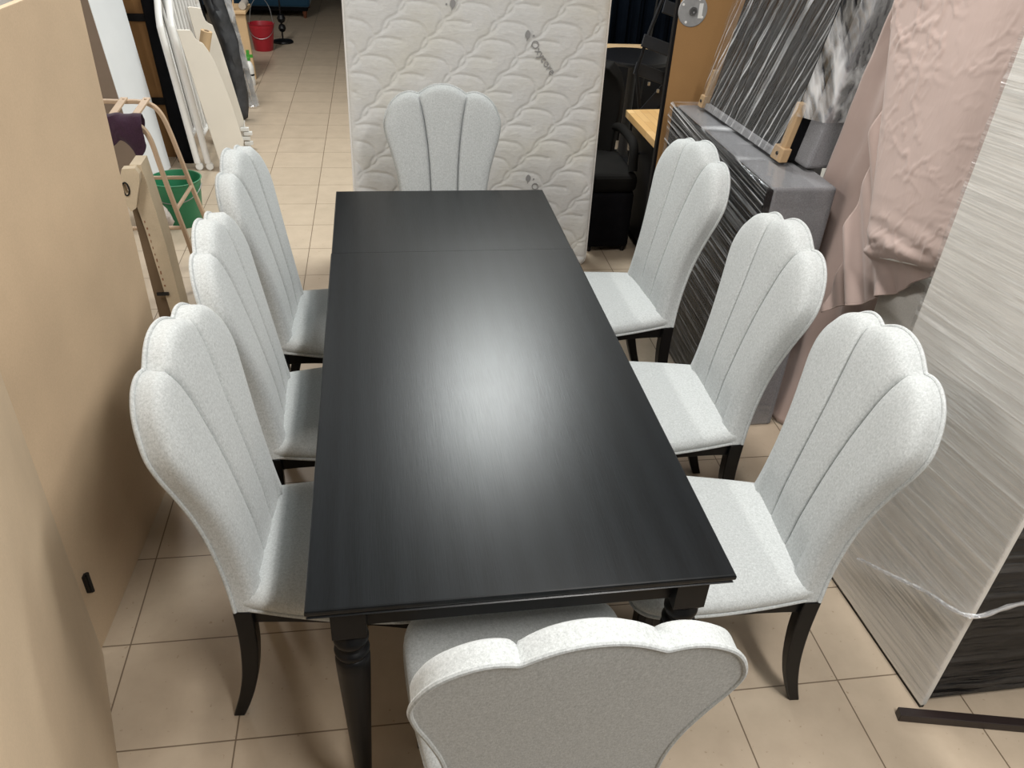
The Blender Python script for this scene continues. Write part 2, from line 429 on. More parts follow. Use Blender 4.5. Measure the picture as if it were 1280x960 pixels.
def mid_lobe():
    zz = ZB+(1.036-ZB)*np.linspace(0,1,NV); I = np.stack([-np.interp(zz,S_Z,S_Y),zz],1); O = I*[-1,1]
    th = 2*UM-1; T = np.stack([th*.102, 1.036+.043*(1-np.abs(th)**2.2)],1)
    B = np.stack([S_Y[0]*(2*UM-1),np.full(NU,ZB)],1)
    P = np.zeros((NV,NU,2))
    for i in range(NV):
        v = i/(NV-1)
        for j in range(NU):
            u = UM[j]
            P[i,j] = (1-v)*B[j]+v*T[j]+(1-u)*I[i]+u*O[i]-((1-u)*(1-v)*B[0]+u*(1-v)*B[-1]+(1-u)*v*T[0]+u*v*T[-1])
    return P
def depth(kind, u, v):
    edge = .040
    base = .036
    if kind == 'mid':
        a = abs(2*u-1); e_ = (1-a)/2*.17; c = base + .014*min(1,e_/.007)**.6 + .011*(1-a**4)**.5
    else:
        e_ = u*.13; c = base + .014*min(1,e_/.007)**.6 + .011*math.sqrt(max(0, 1-(1-min(1,u/.3))**2.4))
        if u > .62:
            t = (u-.62)/.38; c = edge + (.061-edge)*math.sqrt(max(0,1-t*t))
    k = min(1, max(0, (v-.03)/.22)); c = .050*(1-k) + c*k if not (kind == 'side' and u > .62) else c
    t = max(0,(v-.86)/.14)
    rnd = math.sqrt(max(0,1-t*t))
    top = min(c, edge)
    return top + (c-top)*rnd
lobes = [('side', side_lobe(-1)), ('mid', mid_lobe()), ('side', side_lobe(1))]
# the piping at the rear runs in a softer wave than the front scallops
topc = np.concatenate([lobes[0][1][NV-1,::-1], lobes[1][1][NV-1,1:], lobes[2][1][NV-1,1:]])
sm_ = topc.copy()
for _ in range(7):
    q = sm_.copy(); q[1:-1] = .25*sm_[:-2]+.5*sm_[1:-1]+.25*sm_[2:]; sm_ = q
sm_[:, 0] = topc[:, 0]
for e_ in range(6):
    w_ = e_/6; sm_[e_] = topc[e_]*(1-w_)+sm_[e_]*w_; sm_[-1-e_] = topc[-1-e_]*(1-w_)+sm_[-1-e_]*w_
TR = [sm_[:NU][::-1], sm_[NU-1:2*NU-1], sm_[2*NU-2:]]
def p3(y, z, d): return (xrear(z)+d, y, z)
def weld(mb):
    key = {}; vs = []; idx = []
    for p in mb.v:
        k = tuple(round(c, 5) for c in p)
        if k not in key: key[k] = len(vs); vs.append(p)
        idx.append(key[k])
    fs = []
    for f in mb.f:
        g = []
        for i in f:
            if idx[i] not in g: g.append(idx[i])
        if len(g) > 2: fs.append(tuple(g))
    o = MB(); o.v = vs; o.f = fs; return o
back = MB(); rear = MB()
for li, (kind, P) in enumerate(lobes):
    lb = MB(); UU = UM if kind == 'mid' else US
    G = [[p3(P[i,j,0], P[i,j,1], depth(kind, UU[j], i/(NV-1))) for j in range(NU)] for i in range(NV)]
    lb.grid(G)
    top = [[G[NV-1][j] for j in range(NU)]]
    for k in (.75,.5,.25,0):
        row = []
        for j in range(NU):
            y, z = P[NV-1,j]*k**.6 + TR[li][j]*(1-k**.6); row.append(p3(y, z, depth(kind,UU[j],1)*k))
        top.append(row)
    lb.grid(top)
    if kind == 'side':
        fl_ = [[G[i][NU-1] for i in range(NV)]] + [[p3(P[i,NU-1,0],P[i,NU-1,1], depth(kind,1,i/(NV-1))*k) for i in range(NV)] for k in (.75,.5,.25,0)]
        lb.grid(fl_)
    lb.grid([[G[0][j] for j in range(NU)], [p3(P[0,j,0],P[0,j,1],0) for j in range(NU)]])
    lb = weld(lb); back.add(lb.v, lb.f)
    RG = []
    for i in range(NV):
        v = i/(NV-1); row = []
        for j in range(NU):
            y, z = P[i,j] + (TR[li][j]-P[NV-1,j])*v**8; row.append((xrear(z)-.002, y*.995, z))
        RG.append(row)
    rear.grid(RG)
rear = weld(rear)
for li in range(3): lobes[li][1][NV-1] = TR[li]
outline = []
Pl, Pm, Pr = lobes[0][1], lobes[1][1], lobes[2][1]
outline += [tuple(Pl[i,NU-1]) for i in range(NV)]
outline += [tuple(Pl[NV-1,j]) for j in range(NU-2,-1,-1)]
outline += [tuple(Pm[NV-1,j]) for j in range(1,NU)]
outline += [tuple(Pr[NV-1,j]) for j in range(1,NU)]
outline += [tuple(Pr[i,NU-1]) for i in range(NV-2,-1,-1)]
pp = [(xrear(z)-.001, y*1.006, z+.001) for y, z in outline]
pipe = MB().tube([q for k, q in enumerate(pp)], .0048, 8, up=(1,0,0))
pipe.tube([(xrear(ZB)-.001, y, ZB) for y in np.linspace(-.206,.206,9)], .0048, 8)

# seat cushion
def seat_outline(grow=0):
    pts = [(-.020,-.198),(.10,-.221),(.22,-.238),(.33,-.245),(.385,-.240),(.418,-.218),(.432,-.175),(.440,-.09),(.443,0)]
    full = pts + [(x,-y) for x, y in reversed(pts[:-1])]
    q = smooth_path([(x,y,0) for x,y in full], 5)
    out = []
    for p in q:
        c = Vector((.2,0,0)); d = (p-c); out.append(c + d*(1+grow/d.length))
    return out
seat = MB()
prof = [(-.004,.434),(.002,.440),(.006,.452),(.003,.464),(-.008,.473),(-.03,.4795),(-.065,.484),(-.11,.487),(-.16,.4885)]
def seat_ring(g, z): return [(p.x, p.y, z) for p in seat_outline(g)]
seat.loft([seat_ring(g,z) for g,z in prof])
seat_pipe = MB().tube([(p.x,p.y,.4365) for p in seat_outline(.003)], .0045, 8, up=(0,0,1))
frame = MB()
def rail(a, b, drop):
    a = Vector(a); b = Vector(b); d = (b-a); n = Vector((-d.y,d.x,0)).normalized()*.011; rings = []
    for k in range(9):
        t = k/8; p = a+d*t; zb = .385 - drop*(1-(2*t-1)**2)*-1
        rings.append([p-n+Vector((0,0,zb)), p+n+Vector((0,0,zb)), p+n+Vector((0,0,.4335)), p-n+Vector((0,0,.4335))])
    frame.loft(rings)
rail((-.01,-.185,0),(.40,-.222,0),.012); rail((-.01,.185,0),(.40,.222,0),.012); rail((.40,-.21,0),(.40,.21,0),.012); rail((-.022,-.18,0),(-.022,.18,0),0)
def sabre(sg):
    mb = MB(); rings = []
    pts = [(0.0,-.096,.172,.0145),(.05,-.078,.1735,.0165),(.12,-.057,.177,.0185),(.20,-.040,.181,.020),(.30,-.028,.186,.0215),(.38,-.025,.189,.022),(.4335,-.026,.190,.022)]
    for p in smooth_path([(a,b,c) for a,b,c,_ in pts], 4):
        r = np.interp(p.x, [q[0] for q in pts], [q[3] for q in pts]); x, y = p.y, p.z*sg
        rings.append([(x-r,y-r*.85,p.x),(x+r,y-r*.85,p.x),(x+r,y+r*.85,p.x),(x-r,y+r*.85,p.x)])
    mb.loft(rings); return mb
def front_leg(sg):
    mb = MB()
    mb.loft([[(.395-r,sg*.21-r,z),(.395+r,sg*.21-r,z),(.395+r,sg*.21+r,z),(.395-r,sg*.21+r,z)] for r, z in ((.014,0),(.0145,.01),(.0185,.25),(.0215,.385),(.0215,.4335))])
    return mb
chair0 = thing('dining_chair', '', 'chair')
so = obj('seat', seat, M['chair'], chair0); obj('piping', seat_pipe, M['chair'], so)
bo = obj('backrest', back, M['chair'], chair0, angle=75); obj('piping', pipe, M['chair'], bo); obj('rear_panel', rear, M['chair'], bo)
obj('seat_frame', frame, M['black_wood'], chair0, smooth=False, bevel=.002)
for sg in (-1,1):
    obj('leg', sabre(sg), M['black_wood'], chair0, smooth=True, bevel=.003, angle=60)
for sg in (-1,1):
    obj('leg', front_leg(sg), M['black_wood'], chair0, smooth=False, bevel=.003)
CH = [
 (1.178,.376,3.057,'pale grey scallop-backed chair nearest the camera in the right row, beside the white panel'),
 (1.216,.997,3.12,'pale grey scallop-backed chair in the middle of the right row, before the pink sheet'),
 (1.208,1.719,3.216,'pale grey scallop-backed chair at the far end of the right row, before the wrapped sofa'),
 (-.143,.492,-.083,'pale grey scallop-backed chair nearest the camera in the left row, beside the tan board'),
 (-.145,1.054,.026,'pale grey scallop-backed chair in the middle of the left row'),
 (-.152,1.631,-.064,'pale grey scallop-backed chair at the far end of the left row, near the green bucket'),
 (.458,2.361,-1.58,'pale grey scallop-backed dining chair at the far head of the table against the mattress'),
 (.434,-.215,1.575,'pale grey scallop-backed dining chair seen from behind at the near head of the table'),
]
for i, (x, y, th, lab) in enumerate(CH):
    c = chair0 if i == 0 else copy_tree(chair0)
    c.location = (x, y, 0); c.rotation_euler = (0,0,th)
    tag(c, lab, 'chair', 'scallop-backed chairs around the dining table')

# ------------------------------------------------------------------ mattress
mt = thing('mattress', 'white quilted mattress standing on its edge behind the far chair', 'mattress', (.67, 2.95, 0))
MX0, MX1, MZ1 = -.62, .625, 1.98
lean = math.radians(2.0)
segs = []
step = Vector((-.073,-.079)); dx = .250
def arc(p, c, q, n=6):
    return [((1-t)**2)*p + 2*t*(1-t)*c + t*t*q for t in [k/n for k in range(n+1)]]
for a in range(-12, 18):
    for b in range(-6, 30):
        o = Vector((MX0 + .105 + a*dx, 1.415)) + step*(b-5)
        # leaf-shaped twin line, then a shoulder down to the next knot
        knot = o; tip = o + Vector((-.036,-.056)); nxt = o + step
        if not (MX0-.35 < o.x < MX1+.35 and -.2 < o.y < MZ1+.2): continue
        h = (a*7+b*3) % 5
        segs.append(arc(knot, knot+Vector((-.034,-.020)), tip))
        segs.append(arc(knot, knot+Vector((.004,-.046)), tip) if (a*2+b) % 4 < 2 or b % 3 == 0 else arc(knot, knot+Vector((-.010,-.038)), tip))
        segs.append(arc(tip, tip+Vector((-.012,-.018)), nxt))
        e = o + Vector((.115,-.020))
        segs.append(arc(knot+Vector((.006,-.016)), o+Vector((.045,-.004)), e))
        if (a+b) % 3: segs.append(arc(e, o+Vector((.160,-.030)), o + Vector((dx,0)) + step + Vector((-.006,-.012))))
nx, nz = 260, 410
xs = np.linspace(MX0, MX1, nx); zs = np.linspace(0.0, MZ1, nz)
Dm = np.full((nz,nx), 9.0)
for s in segs:
    for p, q in zip(s[:-1], s[1:]):
        x0, x1 = min(p.x,q.x)-.03, max(p.x,q.x)+.03; z0, z1 = min(p.y,q.y)-.03, max(p.y,q.y)+.03
        i0, i1 = np.searchsorted(xs, x0), np.searchsorted(xs, x1); j0, j1 = np.searchsorted(zs, z0), np.searchsorted(zs, z1)
        if i0 >= i1 or j0 >= j1: continue
        X, Z = np.meshgrid(xs[i0:i1], zs[j0:j1]); d = q-p; l2 = d.length_squared+1e-12
        t = np.clip(((X-p.x)*d.x+(Z-p.y)*d.y)/l2, 0, 1); dd = np.hypot(X-p.x-t*d.x, Z-p.y-t*d.y)
        Dm[j0:j1,i0:i1] = np.minimum(Dm[j0:j1,i0:i1], dd)
dep = -.0042*np.exp(-(Dm/.0075)**2) + .004*(1-np.exp(-Dm/.03))
# rounded corners and soft rim
mb = MB(); rad = .05; FR = []
for j, z in enumerate(zs):
    row = []
    for i, x in enumerate(xs):
        X, Z = x, z
        rim = min(X-MX0, MX1-X, Z, MZ1-Z); f = min(1, max(0,rim)/.035)
        y = -dep[j,i]*min(1,f*1.2) + .016*(1-math.sqrt(max(0,1-(1-f)**2)))
        # pull corners in
        cx = MX0+rad if X < MX0+rad else (MX1-rad if X > MX1-rad else X); cz = rad if Z < rad else (MZ1-rad if Z > MZ1-rad else Z)
        dX, dZ = X-cx, Z-cz
        if dX and dZ:
            m = max(abs(dX),abs(dZ)); l = math.hypot(dX,dZ); X = cx+dX*m/l; Z = cz+dZ*m/l
        row.append((X, y + Z*math.tan(lean), Z))
    FR.append(row)
mb.grid(FR)
rimp = [FR[0][i] for i in range(nx)] + [FR[j][-1] for j in range(1,nz)] + [FR[-1][i] for i in range(nx-2,-1,-1)] + [FR[j][0] for j in range(nz-2,0,-1)]
TH = .19
rings = [[(x,y+k,z) for x,y,z in rimp] for k in (0,.06,.13,TH)]
mb.loft(rings, caps=False); mb.add([(x,y+TH,z) for x,y,z in rimp], [tuple(range(len(rimp)))])
mo = obj('mattress_body', mb, M['mattress'], mt, fix=False, angle=80)
for k, dy in enumerate((.004, TH-.01)):
    obj('piping', MB().tube([(x,y+dy,z) for x,y,z in rimp[::6]], .0065, 8, closed=True), M['white_paint'] if k == 0 else M['piping_grey'], mt)
band = MB()
band.loft([[(x+(.004 if x > 0 else -.004)*(abs(x) > .5), y+.022+k, z) for x,y,z in rimp] for k in (0,.012)], caps=False)
obj('border_stripe', band, M['piping_grey'], mt)
def text_mesh(body, size):
    cu = bpy.data.curves.new('txt', 'FONT'); cu.body = body; cu.size = size; cu.extrude = 0.0012; cu.resolution_u = 3
    o = bpy.data.objects.new('txt', cu); COL.objects.link(o)
    bpy.context.view_layer.update()
    me = o.evaluated_get(bpy.context.evaluated_depsgraph_get()).to_mesh()
    v = [tuple(p.co) for p in me.vertices]; f = [tuple(p.vertices) for p in me.polygons]
    o.evaluated_get(bpy.context.evaluated_depsgraph_get()).to_mesh_clear()
    bpy.data.objects.remove(o); bpy.data.curves.remove(cu); return v, f
tv, tf = text_mesh('Oxycore', .051)
def logo(x, z, ang, txt=True):
    """leaf drop, dot and the word, printed on the cover; x z is the leaf"""
    mb = MB(); y0 = -.0035
    drop = smooth_path([(0,.021,0),(.0125,.008,0),(.0115,-.008,0),(.002,-.019,0),(-.004,-.028,0),(-.005,-.016,0),(-.0125,-.006,0),(-.0105,.010,0)], 5, True)
    mb.prism([(p.x, 0, p.y) for p in drop], (0,.0012,0))
    sg = 1 if txt else -1
    mb.prism([(sg*.029+.0045*math.cos(t), 0, -.003+.0045*math.sin(t)) for t in [2*PI*k/12 for k in range(12)]], (0,.0012,0))
    if txt:
        ca, sa = math.cos(ang), math.sin(ang); ox, oz = .012, -.036
        mb.add([(ox + a*ca - b*sa, -c, oz + a*sa + b*ca) for a, b, c in tv], tf)
    mb.v = [(x+a, y0+b+(z+c)*math.tan(lean)-.0045, z+c) for a,b,c in mb.v]
    o = obj('printed_logo', mb, M['logo'], mt, smooth=False); o['label'] = 'grey printed leaf mark and word on the mattress'
logo(.232, 1.196, math.radians(-53)); logo(-.125, 1.322, 0, False); logo(.272, .503, math.radians(-53))

# ------------------------------------------------------------------ left: folding tan boards
def board(name, a, b, z0, z1, th, mat, label, cat):
    """upright board standing on the floor line a-b"""
    a = Vector((*a,0)); b = Vector((*b,0)); d = (b-a).normalized(); n = Vector((-d.y,d.x,0))*th
    t = thing(name, label, cat, (a+b)/2)
    mb = MB().prism([a+Vector((0,0,z0)), b+Vector((0,0,z0)), b+Vector((0,0,z1)), a+Vector((0,0,z1))], n)
    obj('panel', mb, mat, t, world=True, smooth=False, bevel=.002); return t
bf = board('folding_board', (-.662,.562), (-.596,1.476), 0, 1.595, .018, M['mdf'], 'large tan fibreboard panel standing upright behind the near left chairs', 'board')
hg = MB().box((-.012,-.004,-.03),(.004,.012,.03)); hg.lathe([(.006,-.034),(.006,.034)], (0.004,.006,0), 12)
hg.v = [(a-.652,b+.605,c+.235) for a,b,c in hg.v]
obj('hinge', hg, M['dark_metal'], bf, world=True)
board('folding_board', (-.243,-.62), (-.652,.560), 0, 1.62, .018, M['mdf_pale'], 'pale tan fibreboard panel standing at the left edge, nearest the camera', 'board')

# ------------------------------------------------------------------ left: chipboard frame
cf = thing('chipboard_frame', 'narrow chipboard furniture frame standing on end with an oval hand hole', 'furniture frame', (-.82,2.48,0))
eb = MB(); op = [(-.885,.752),(-.805,.757),(-.812,.70),(-.832,.64),(-.850,.580),(-.858,.571),(-.880,.566),(-.888,.60)]
# end piece with an oval hole: ring of quads between hole and outline
hole = [(-.872+.011*math.cos(2*PI*k/24), .668+.026*math.sin(2*PI*k/24)) for k in range(24)]
def ray_out(c, ang):
    best = None
    for (x0,z0),(x1,z1) in zip(op, op[1:]+op[:1]):
        d = (math.cos(ang), math.sin(ang)); e = (x1-x0, z1-z0); det = d[0]*-e[1]+d[1]*e[0]
        if abs(det) < 1e-9: continue
        t = ((x0-c[0])*-e[1]+(z0-c[1])*e[0])/det; s_ = (d[0]*(z0-c[1])-d[1]*(x0-c[0]))/det
        if t > 0 and -1e-6 <= s_ <= 1+1e-6 and (best is None or t < best): best = t
    return (c[0]+math.cos(ang)*best, c[1]+math.sin(ang)*best)
outer = [ray_out((-.872,.668), 2*PI*k/24) for k in range(24)]
eb.loft([[(x,2.41,z) for x,z in hole],[(x,2.41,z) for x,z in outer],[(x,2.45,z) for x,z in outer],[(x,2.45,z) for x,z in hole],[(x,2.41,z) for x,z in hole]], caps=False)
obj('end_block', eb, M['chip'], cf, world=True, smooth=False)
hr = MB().tube([(-.872+.0125*math.cos(2*PI*k/20), 2.408, .668+.028*math.sin(2*PI*k/20)) for k in range(20)], .0035, 8, closed=True)
obj('hole_rim', hr, M['dark_metal'], cf, world=True)
obj('upright', MB().prism([(-.857,2.45,.579),(-.842,2.45,.457),(-.818,2.45,.141),(-.806,2.45,0),(-.752,2.45,0),(-.762,2.45,.201),(-.771,2.45,.399),(-.783,2.45,.549),(-.805,2.45,.757),(-.850,2.45,.757)], (0,.12,0)), M['chip'], cf, world=True, smooth=False)
obj('back_plank', MB().prism([(-.885,2.47,.60),(-.858,2.47,.60),(-.812,2.47,0),(-.87,2.47,0)], (0,.05,0)), M['chip_dark'], cf, world=True, smooth=False)
obj('bracket', MB().box((-.852,2.44,.148),(-.800,2.449,.162)), M['dark_metal'], cf, world=True, smooth=False)
for k in range(11):
    z = .50-.031*k; x = float(np.interp(z,[.141,.457,.579],[-.818,-.842,-.857]))+.007
    stm = obj('ink_mark', MB().box((x,2.4485,z),(x+random.uniform(.003,.007),2.4502,z+random.uniform(.008,.016))), M['stamp'], cf, world=True, smooth=False)
    stm['label'] = 'faint brown stamped mark'

# ------------------------------------------------------------------ left: bentwood stool frame with plum cloth
bs_ = thing('bentwood_stool_frame', 'bare bent beech stool frame with a plum cloth hung over it', 'stool', (-.88,2.93,0))
def strip(path, w, t, up):
    """flat laminated strip: w across (along 'up'), t thick"""
    return MB().tube(path, w/2, 4, squash=t/w, up=up)
def leg_path(y, sgn, xs_, y2):
    return smooth_path([(x, y+(y2-y)*k/(len(xs_)-1), z) for k, (x, z) in enumerate(xs_)], 5)
Bx = [(-1.0,.835),(-.93,.836),(-.895,.832),(-.866,.818),(-.844,.790),(-.829,.740),(-.817,.655),(-.801,.549),(-.781,.427),(-.761,.312),(-.744,.194),(-.716,0)]
Ax = [(-1.02,.845),(-.95,.846),(-.915,.843),(-.885,.834),(-.858,.815),(-.833,.770),(-.812,.69),(-.791,.585),(-.761,.433),(-.737,.327),(-.715,.23),(-.665,0)]
mirror = lambda pts, c: [(2*c-x, z) for x, z in pts]
for nm, pts, y in (('leg',Bx,2.78),('leg',Ax,3.08)):
    c = -1.0 if y < 3 else -1.02
    full = smooth_path([(x,y,z) for x,z in list(reversed(mirror(pts, c)))[:-1] + pts], 4)
    half = len(full)//2
    def sq(path):
        mb = MB(); rings = []
        for i, p in enumerate(path):
            t = (path[min(i+1,len(path)-1)]-path[max(i-1,0)]).normalized(); n = Vector((-t.z,0,t.x))
            a, b = Vector((0,.013,0)), n*.009
            rings.append([p-a-b, p+a-b, p+a+b, p-a+b])
        return mb.loft(rings)
    obj(nm, sq(full[half:]), M['bentwood'], bs_, world=True, bevel=.003, angle=50); obj(nm, sq(full[:half+1]), M['bentwood'], bs_, world=True, bevel=.003, angle=50)
for x0, x1 in ((-.99,-.995),(-.893,-.893)):
    mb = MB().prism([(x0-.016,2.768,.842),(x0+.016,2.768,.842),(x1+.016,3.092,.853),(x1-.016,3.092,.853)], (0,0,.010))
    for yy in (2.80,3.06): mb.lathe([(.006,0),(.006,.0035)], (x0,yy,.8525 if yy < 3 else .862), 12)
    obj('slat', mb, M['bentwood'], bs_, world=True, smooth=False, bevel=.002)
for a, b in (((-.772,3.08,.475),(-1.27,3.08,.475)), ((-.781,2.78,.425),(-.760,3.08,.432)), ((-1.219,2.78,.425),(-1.28,3.08,.432)), ((-1.24,2.78,.335),(-.765,2.78,.335))):
    obj('rod', MB().tube([a,b], .0095, 10), M['bentwood'], bs_, world=True)
# cloth
cl = MB(); G = []
for i in range(25):
    s_ = i/24; row = []
    x = -1.015 + .165*s_
    for k in range(31):
        t = k/30*2-1     # -1 back flap ... +1 front flap
        drop_f = .10 + .075*max(0, 1-abs(s_-.72)/.30) + .02*math.sin(9*s_); drop_b = .09
        if t > 0: y = 2.78-.021-.014*min(1,t*3)-.010*math.sin(t*3)+.007*math.sin(7*s_+2*t); z = .862-drop_f*max(0,t-.12)/.88
        else: y = 2.78+.021+.014*min(1,-t*3); z = .862-drop_b*max(0,-t-.12)/.88
        if abs(t) < .15: y = 2.78-.14*t*1.0*1.2; z = .868-.004*abs(t)/.15
        row.append((x + .012*t*(s_-.5) + .006*fbm((s_*4,t*3,1)), y - (.008*fbm((s_*5,t*4,4)) if t > 0 else -.006*fbm((s_*5,t*4,4))), z + .006*fbm((s_*4,t*2,9))))
    G.append(row)
cl.grid(G)
co = tag(obj('cloth', cl, M['purple'], fix=False), 'crumpled plum-coloured cloth hung over the bent beech stool frame', 'cloth')
m_ = co.modifiers.new('thickness','SOLIDIFY'); m_.thickness = .007; m_.offset = 1
m_ = co.modifiers.new('smooth','SUBSURF'); m_.levels = 1; m_.render_levels = 1

# ------------------------------------------------------------------ left: green bucket and the rag in it
def bucket(name, loc, rb, rt, h, mat, label, handles):
    t = thing(name, label, 'bucket', loc)
    mb = MB().lathe([(.001,.003),(rb-.012,.003),(rb-.004,0),(rb,.006),(rt*.965,h*.86),(rt*.985,h*.862),(rt*.99,h*.93),(rt,h*.985),(rt+.006,h*.99),(rt+.007,h),(rt-.001,h+.001),(rt-.004,h*.97),(rb-.004,.012),(.001,.010)], n=40, caps=False)
    obj('bucket_body', mb, mat, t)
    for pts in handles: obj('handle', MB().tube(smooth_path(pts,6), .0028, 8), M['metal'], t)
    return t
a = [(.142*math.cos(k), -.142*math.sin(k)-.004, .235-.07*math.sin(k)) for k in np.linspace(0,PI,9)]
bucket('bucket', (-.975,3.66,0), .115, .138, .265, M['green_plastic'], 'dark green plastic bucket on the floor behind the bent beech stool frame', [a])
rg = MB()
G = []
for i in range(13):
    for_ = []
    for k in range(16):
        th = 2*PI*k/15; r = .045*math.sin(PI*min(i/12,.995))+.001
        q = Vector((r*math.cos(th), r*math.sin(th)*.8, -.085+.17*i/12)); q += Vector((.018*fbm((q.x*22,q.y*22,q.z*22+3)), .018*fbm((q.x*22+7,q.y*22,q.z*22)), 0))
        for_.append((q.x-1.02, q.y+3.45, q.z+.10))
    G.append(for_)
rg.grid(G)
tag(obj('rag', rg, M['rag']), 'crumpled pale rag lying on the floor in front of the green bucket', 'rag')

# ------------------------------------------------------------------ left: leaning white panel, framed backing, black pad
wp = thing('cabinet_panel', 'tall white laminate cabinet side leaning beside the tan board', 'panel', (-1.30,4.38,0))
lx = .092
def leaned(poly, d, k=lx): return [(x-k*z, y, z) for x, y, z in poly]
mb = MB(); A_ = (-1.285,4.2); B_ = (-1.215,4.60)
mb.prism([(A_[0],A_[1],0),(B_[0],B_[1],0),(B_[0]-lx*1.9,B_[1],1.9),(A_[0]-lx*1.9,A_[1],1.9)], (-.02,.0035,0))
obj('white_face', mb, M['white_board'], wp, world=True, smooth=False, bevel=.002)
mb = MB().prism([(A_[0]-.004,A_[1]-.001,0),(A_[0]-.004-lx*1.9,A_[1]-.001,1.9),(A_[0]-.28-lx*1.9,A_[1]-.02,1.9),(A_[0]-.28,A_[1]-.02,0)], (.003,.02,0))
e = obj('bare_shaded_edge', mb, M['taupe'], wp, world=True, smooth=False); e['label'] = 'unpainted grey-brown edge'

fr = thing('bed_base', 'brown hardboard bed base in a black frame leaning on end behind the white panel', 'bed base', (-1.45,4.82,0))
obj('backing', MB().box((-1.68,4.82,.0),(-1.20,4.835,1.9)), M['backing'], fr, world=True, smooth=False)
fb = MB(); fb.box((-1.215,4.79,0),(-1.155,4.85,1.9)); fb.box((-1.72,4.79,0),(-1.66,4.85,1.9))
obj('frame', fb, M['black_frame'], fr, world=True, smooth=False, bevel=.003)
for z in (.385,.905,1.42):
    obj('crossbar', MB().box((-1.66,4.795,z-.022),(-1.215,4.82,z+.022)), M['black_frame'], fr, world=True, smooth=False, bevel=.004)
    obj('screw', MB().lathe([(.006,0),(.005,.003)], (-1.19,4.789,z-.005), 10, Matrix.Rotation(PI/2,4,'X')), M['white_plastic'], fr, world=True)
bp = MB(); G = []
for i in range(15):
    row = []
    for j in range(40):
        z = 1.9*j/39; xl_ = -1.165-.04*z; x = xl_+(-1.06-.098*z-xl_)*i/14
        row.append((x, 4.74-.02*math.sin(PI*i/14)-.008*fbm((x*9,z*5,0)), z))
    G.append(row)
bp.grid(G)
bpo = tag(obj('padded_panel', bp, M['black_cloth']), 'narrow black cloth-covered panel between the black-framed base and the white crib ends', 'panel')
m_ = bpo.modifiers.new('thickness','SOLIDIFY'); m_.thickness = .04; m_.offset = -1

bp = MB(); G = []  # black panel added so the gaps behind the crib ends look dark
for i in range(15):
    G.append([(-1.52+.57*i/14-.09*z, 5.60-.012*math.sin(PI*i/14)-.006*fbm((i*.3,z*5,3)), z) for z in [1.9*j/39 for j in range(40)]])
bp.grid(G)
bpo = tag(obj('padded_panel', bp, M['black_cloth']), 'wide black cloth-covered panel added to darken the gaps behind the white crib ends', 'panel')
m_ = bpo.modifiers.new('thickness','SOLIDIFY'); m_.thickness = .04; m_.offset = -1

# ------------------------------------------------------------------ left: white crib ends
def crib_end(x0, label):
    t = thing('crib_end', label, 'crib end', (x0-.05,5.0,0), group='white crib ends leaning against the left wall')
    k = .098
    def pt(y, z, dx=0): return (x0-k*z+dx, y, z)
    path = [pt(4.55,.05),pt(4.55,.5),pt(4.55,.86),pt(4.56,.91),pt(4.60,.965),pt(4.68,1.05),pt(4.74,1.10),pt(4.85,1.13),pt(5.0,1.145),pt(5.15,1.13),pt(5.26,1.10),pt(5.32,1.05),pt(5.40,.965),pt(5.44,.91),pt(5.45,.86),pt(5.45,.5),pt(5.45,.05)]
    obj('frame', MB().tube(smooth_path(path,4), .0215, 12), M['white_paint'], t, world=True)
    obj('rail', MB().tube([pt(4.56,.22),pt(5.44,.22)], .016, 10), M['white_paint'], t, world=True)
    for n_ in range(9):
        y = 4.64+.72*n_/8; zt = np.interp(y,[4.6,4.68,4.74,4.85,5.0,5.15,5.26,5.32,5.4],[.965,1.05,1.10,1.13,1.145,1.13,1.10,1.05,.965])
        obj('slat', MB().tube([pt(y,.22),pt(y,zt)], .010, 8, squash=.6), M['white_paint'], t, world=True)
    for y in (4.55,5.45):
        obj('caster', MB().lathe([(.006,-.014),(.024,-.012),(.026,0),(.024,.012),(.006,.014)], (x0+.004,y,.026), 18, Matrix.Rotation(PI/2,4,'X') ), M['white_plastic'], t, world=True)
crib_end(-1.022, 'slatted white crib end with rounded corners leaning against the black padded panel')
crib_end(-.955, 'slatted white crib end with rounded corners leaning next to the cream board')

# ------------------------------------------------------------------ left: cream side boards, roll, wrapped strips, bag, shelf, bottle
def cream_board(name, poly, d, label):
    poly = [(x, poly[0][1]+.22*(x-poly[0][0]), z) for x, y, z in poly]
    t = thing(name, label, 'board', (poly[0][0], poly[0][1], 0))
    obj('panel', MB().prism(poly, d), M['cream'], t, world=True, smooth=False, bevel=.002); return t
yc = 4.5
ca = [(-.862,yc,0),(-.745,yc,0),(-.705,yc,.20),(-.760,yc,.50),(-.810,yc,.70),(-.838,yc,.775),(-.862,yc,.818),(-.885,yc,.832),(-.902,yc,.850),(-.911,yc,.872),(-.916,yc,.888),(-.926,yc,.898),(-.997,yc,.900)]
cream_board('shaped_board', ca, (-.006,.016,0), 'cream board with a scalloped corner leaning in front of the slatted crib ends')
y2 = 5.02
cb = [(-.84,y2,0),(-.735,y2,0),(-.752,y2,.12),(-.80,y2,.42),(-.848,y2,.70),(-.872,y2,.80),(-.880,y2,.832),(-.900,y2,.842),(-.918,y2,.86),(-.927,y2,.89),(-.935,y2,.935),(-1.0,y2,.945),(-1.015,y2,.94),(-.972,y2,.55)]
cbt = cream_board('shaped_board', cb, (-.006,.016,0), 'cream board with a scalloped corner standing behind the front cream board')
br = MB()
for k, (x, z) in enumerate(((-.745,.14),(-.725,.11),(-.742,.075),(-.728,.04))):
    br.box((x-.045,y2-.03,z-.012),(x+.012,y2-.001,z+.012))
br.tube([(-.80,y2-.008,.02),(-.755,y2-.012,.20)], .004, 8)
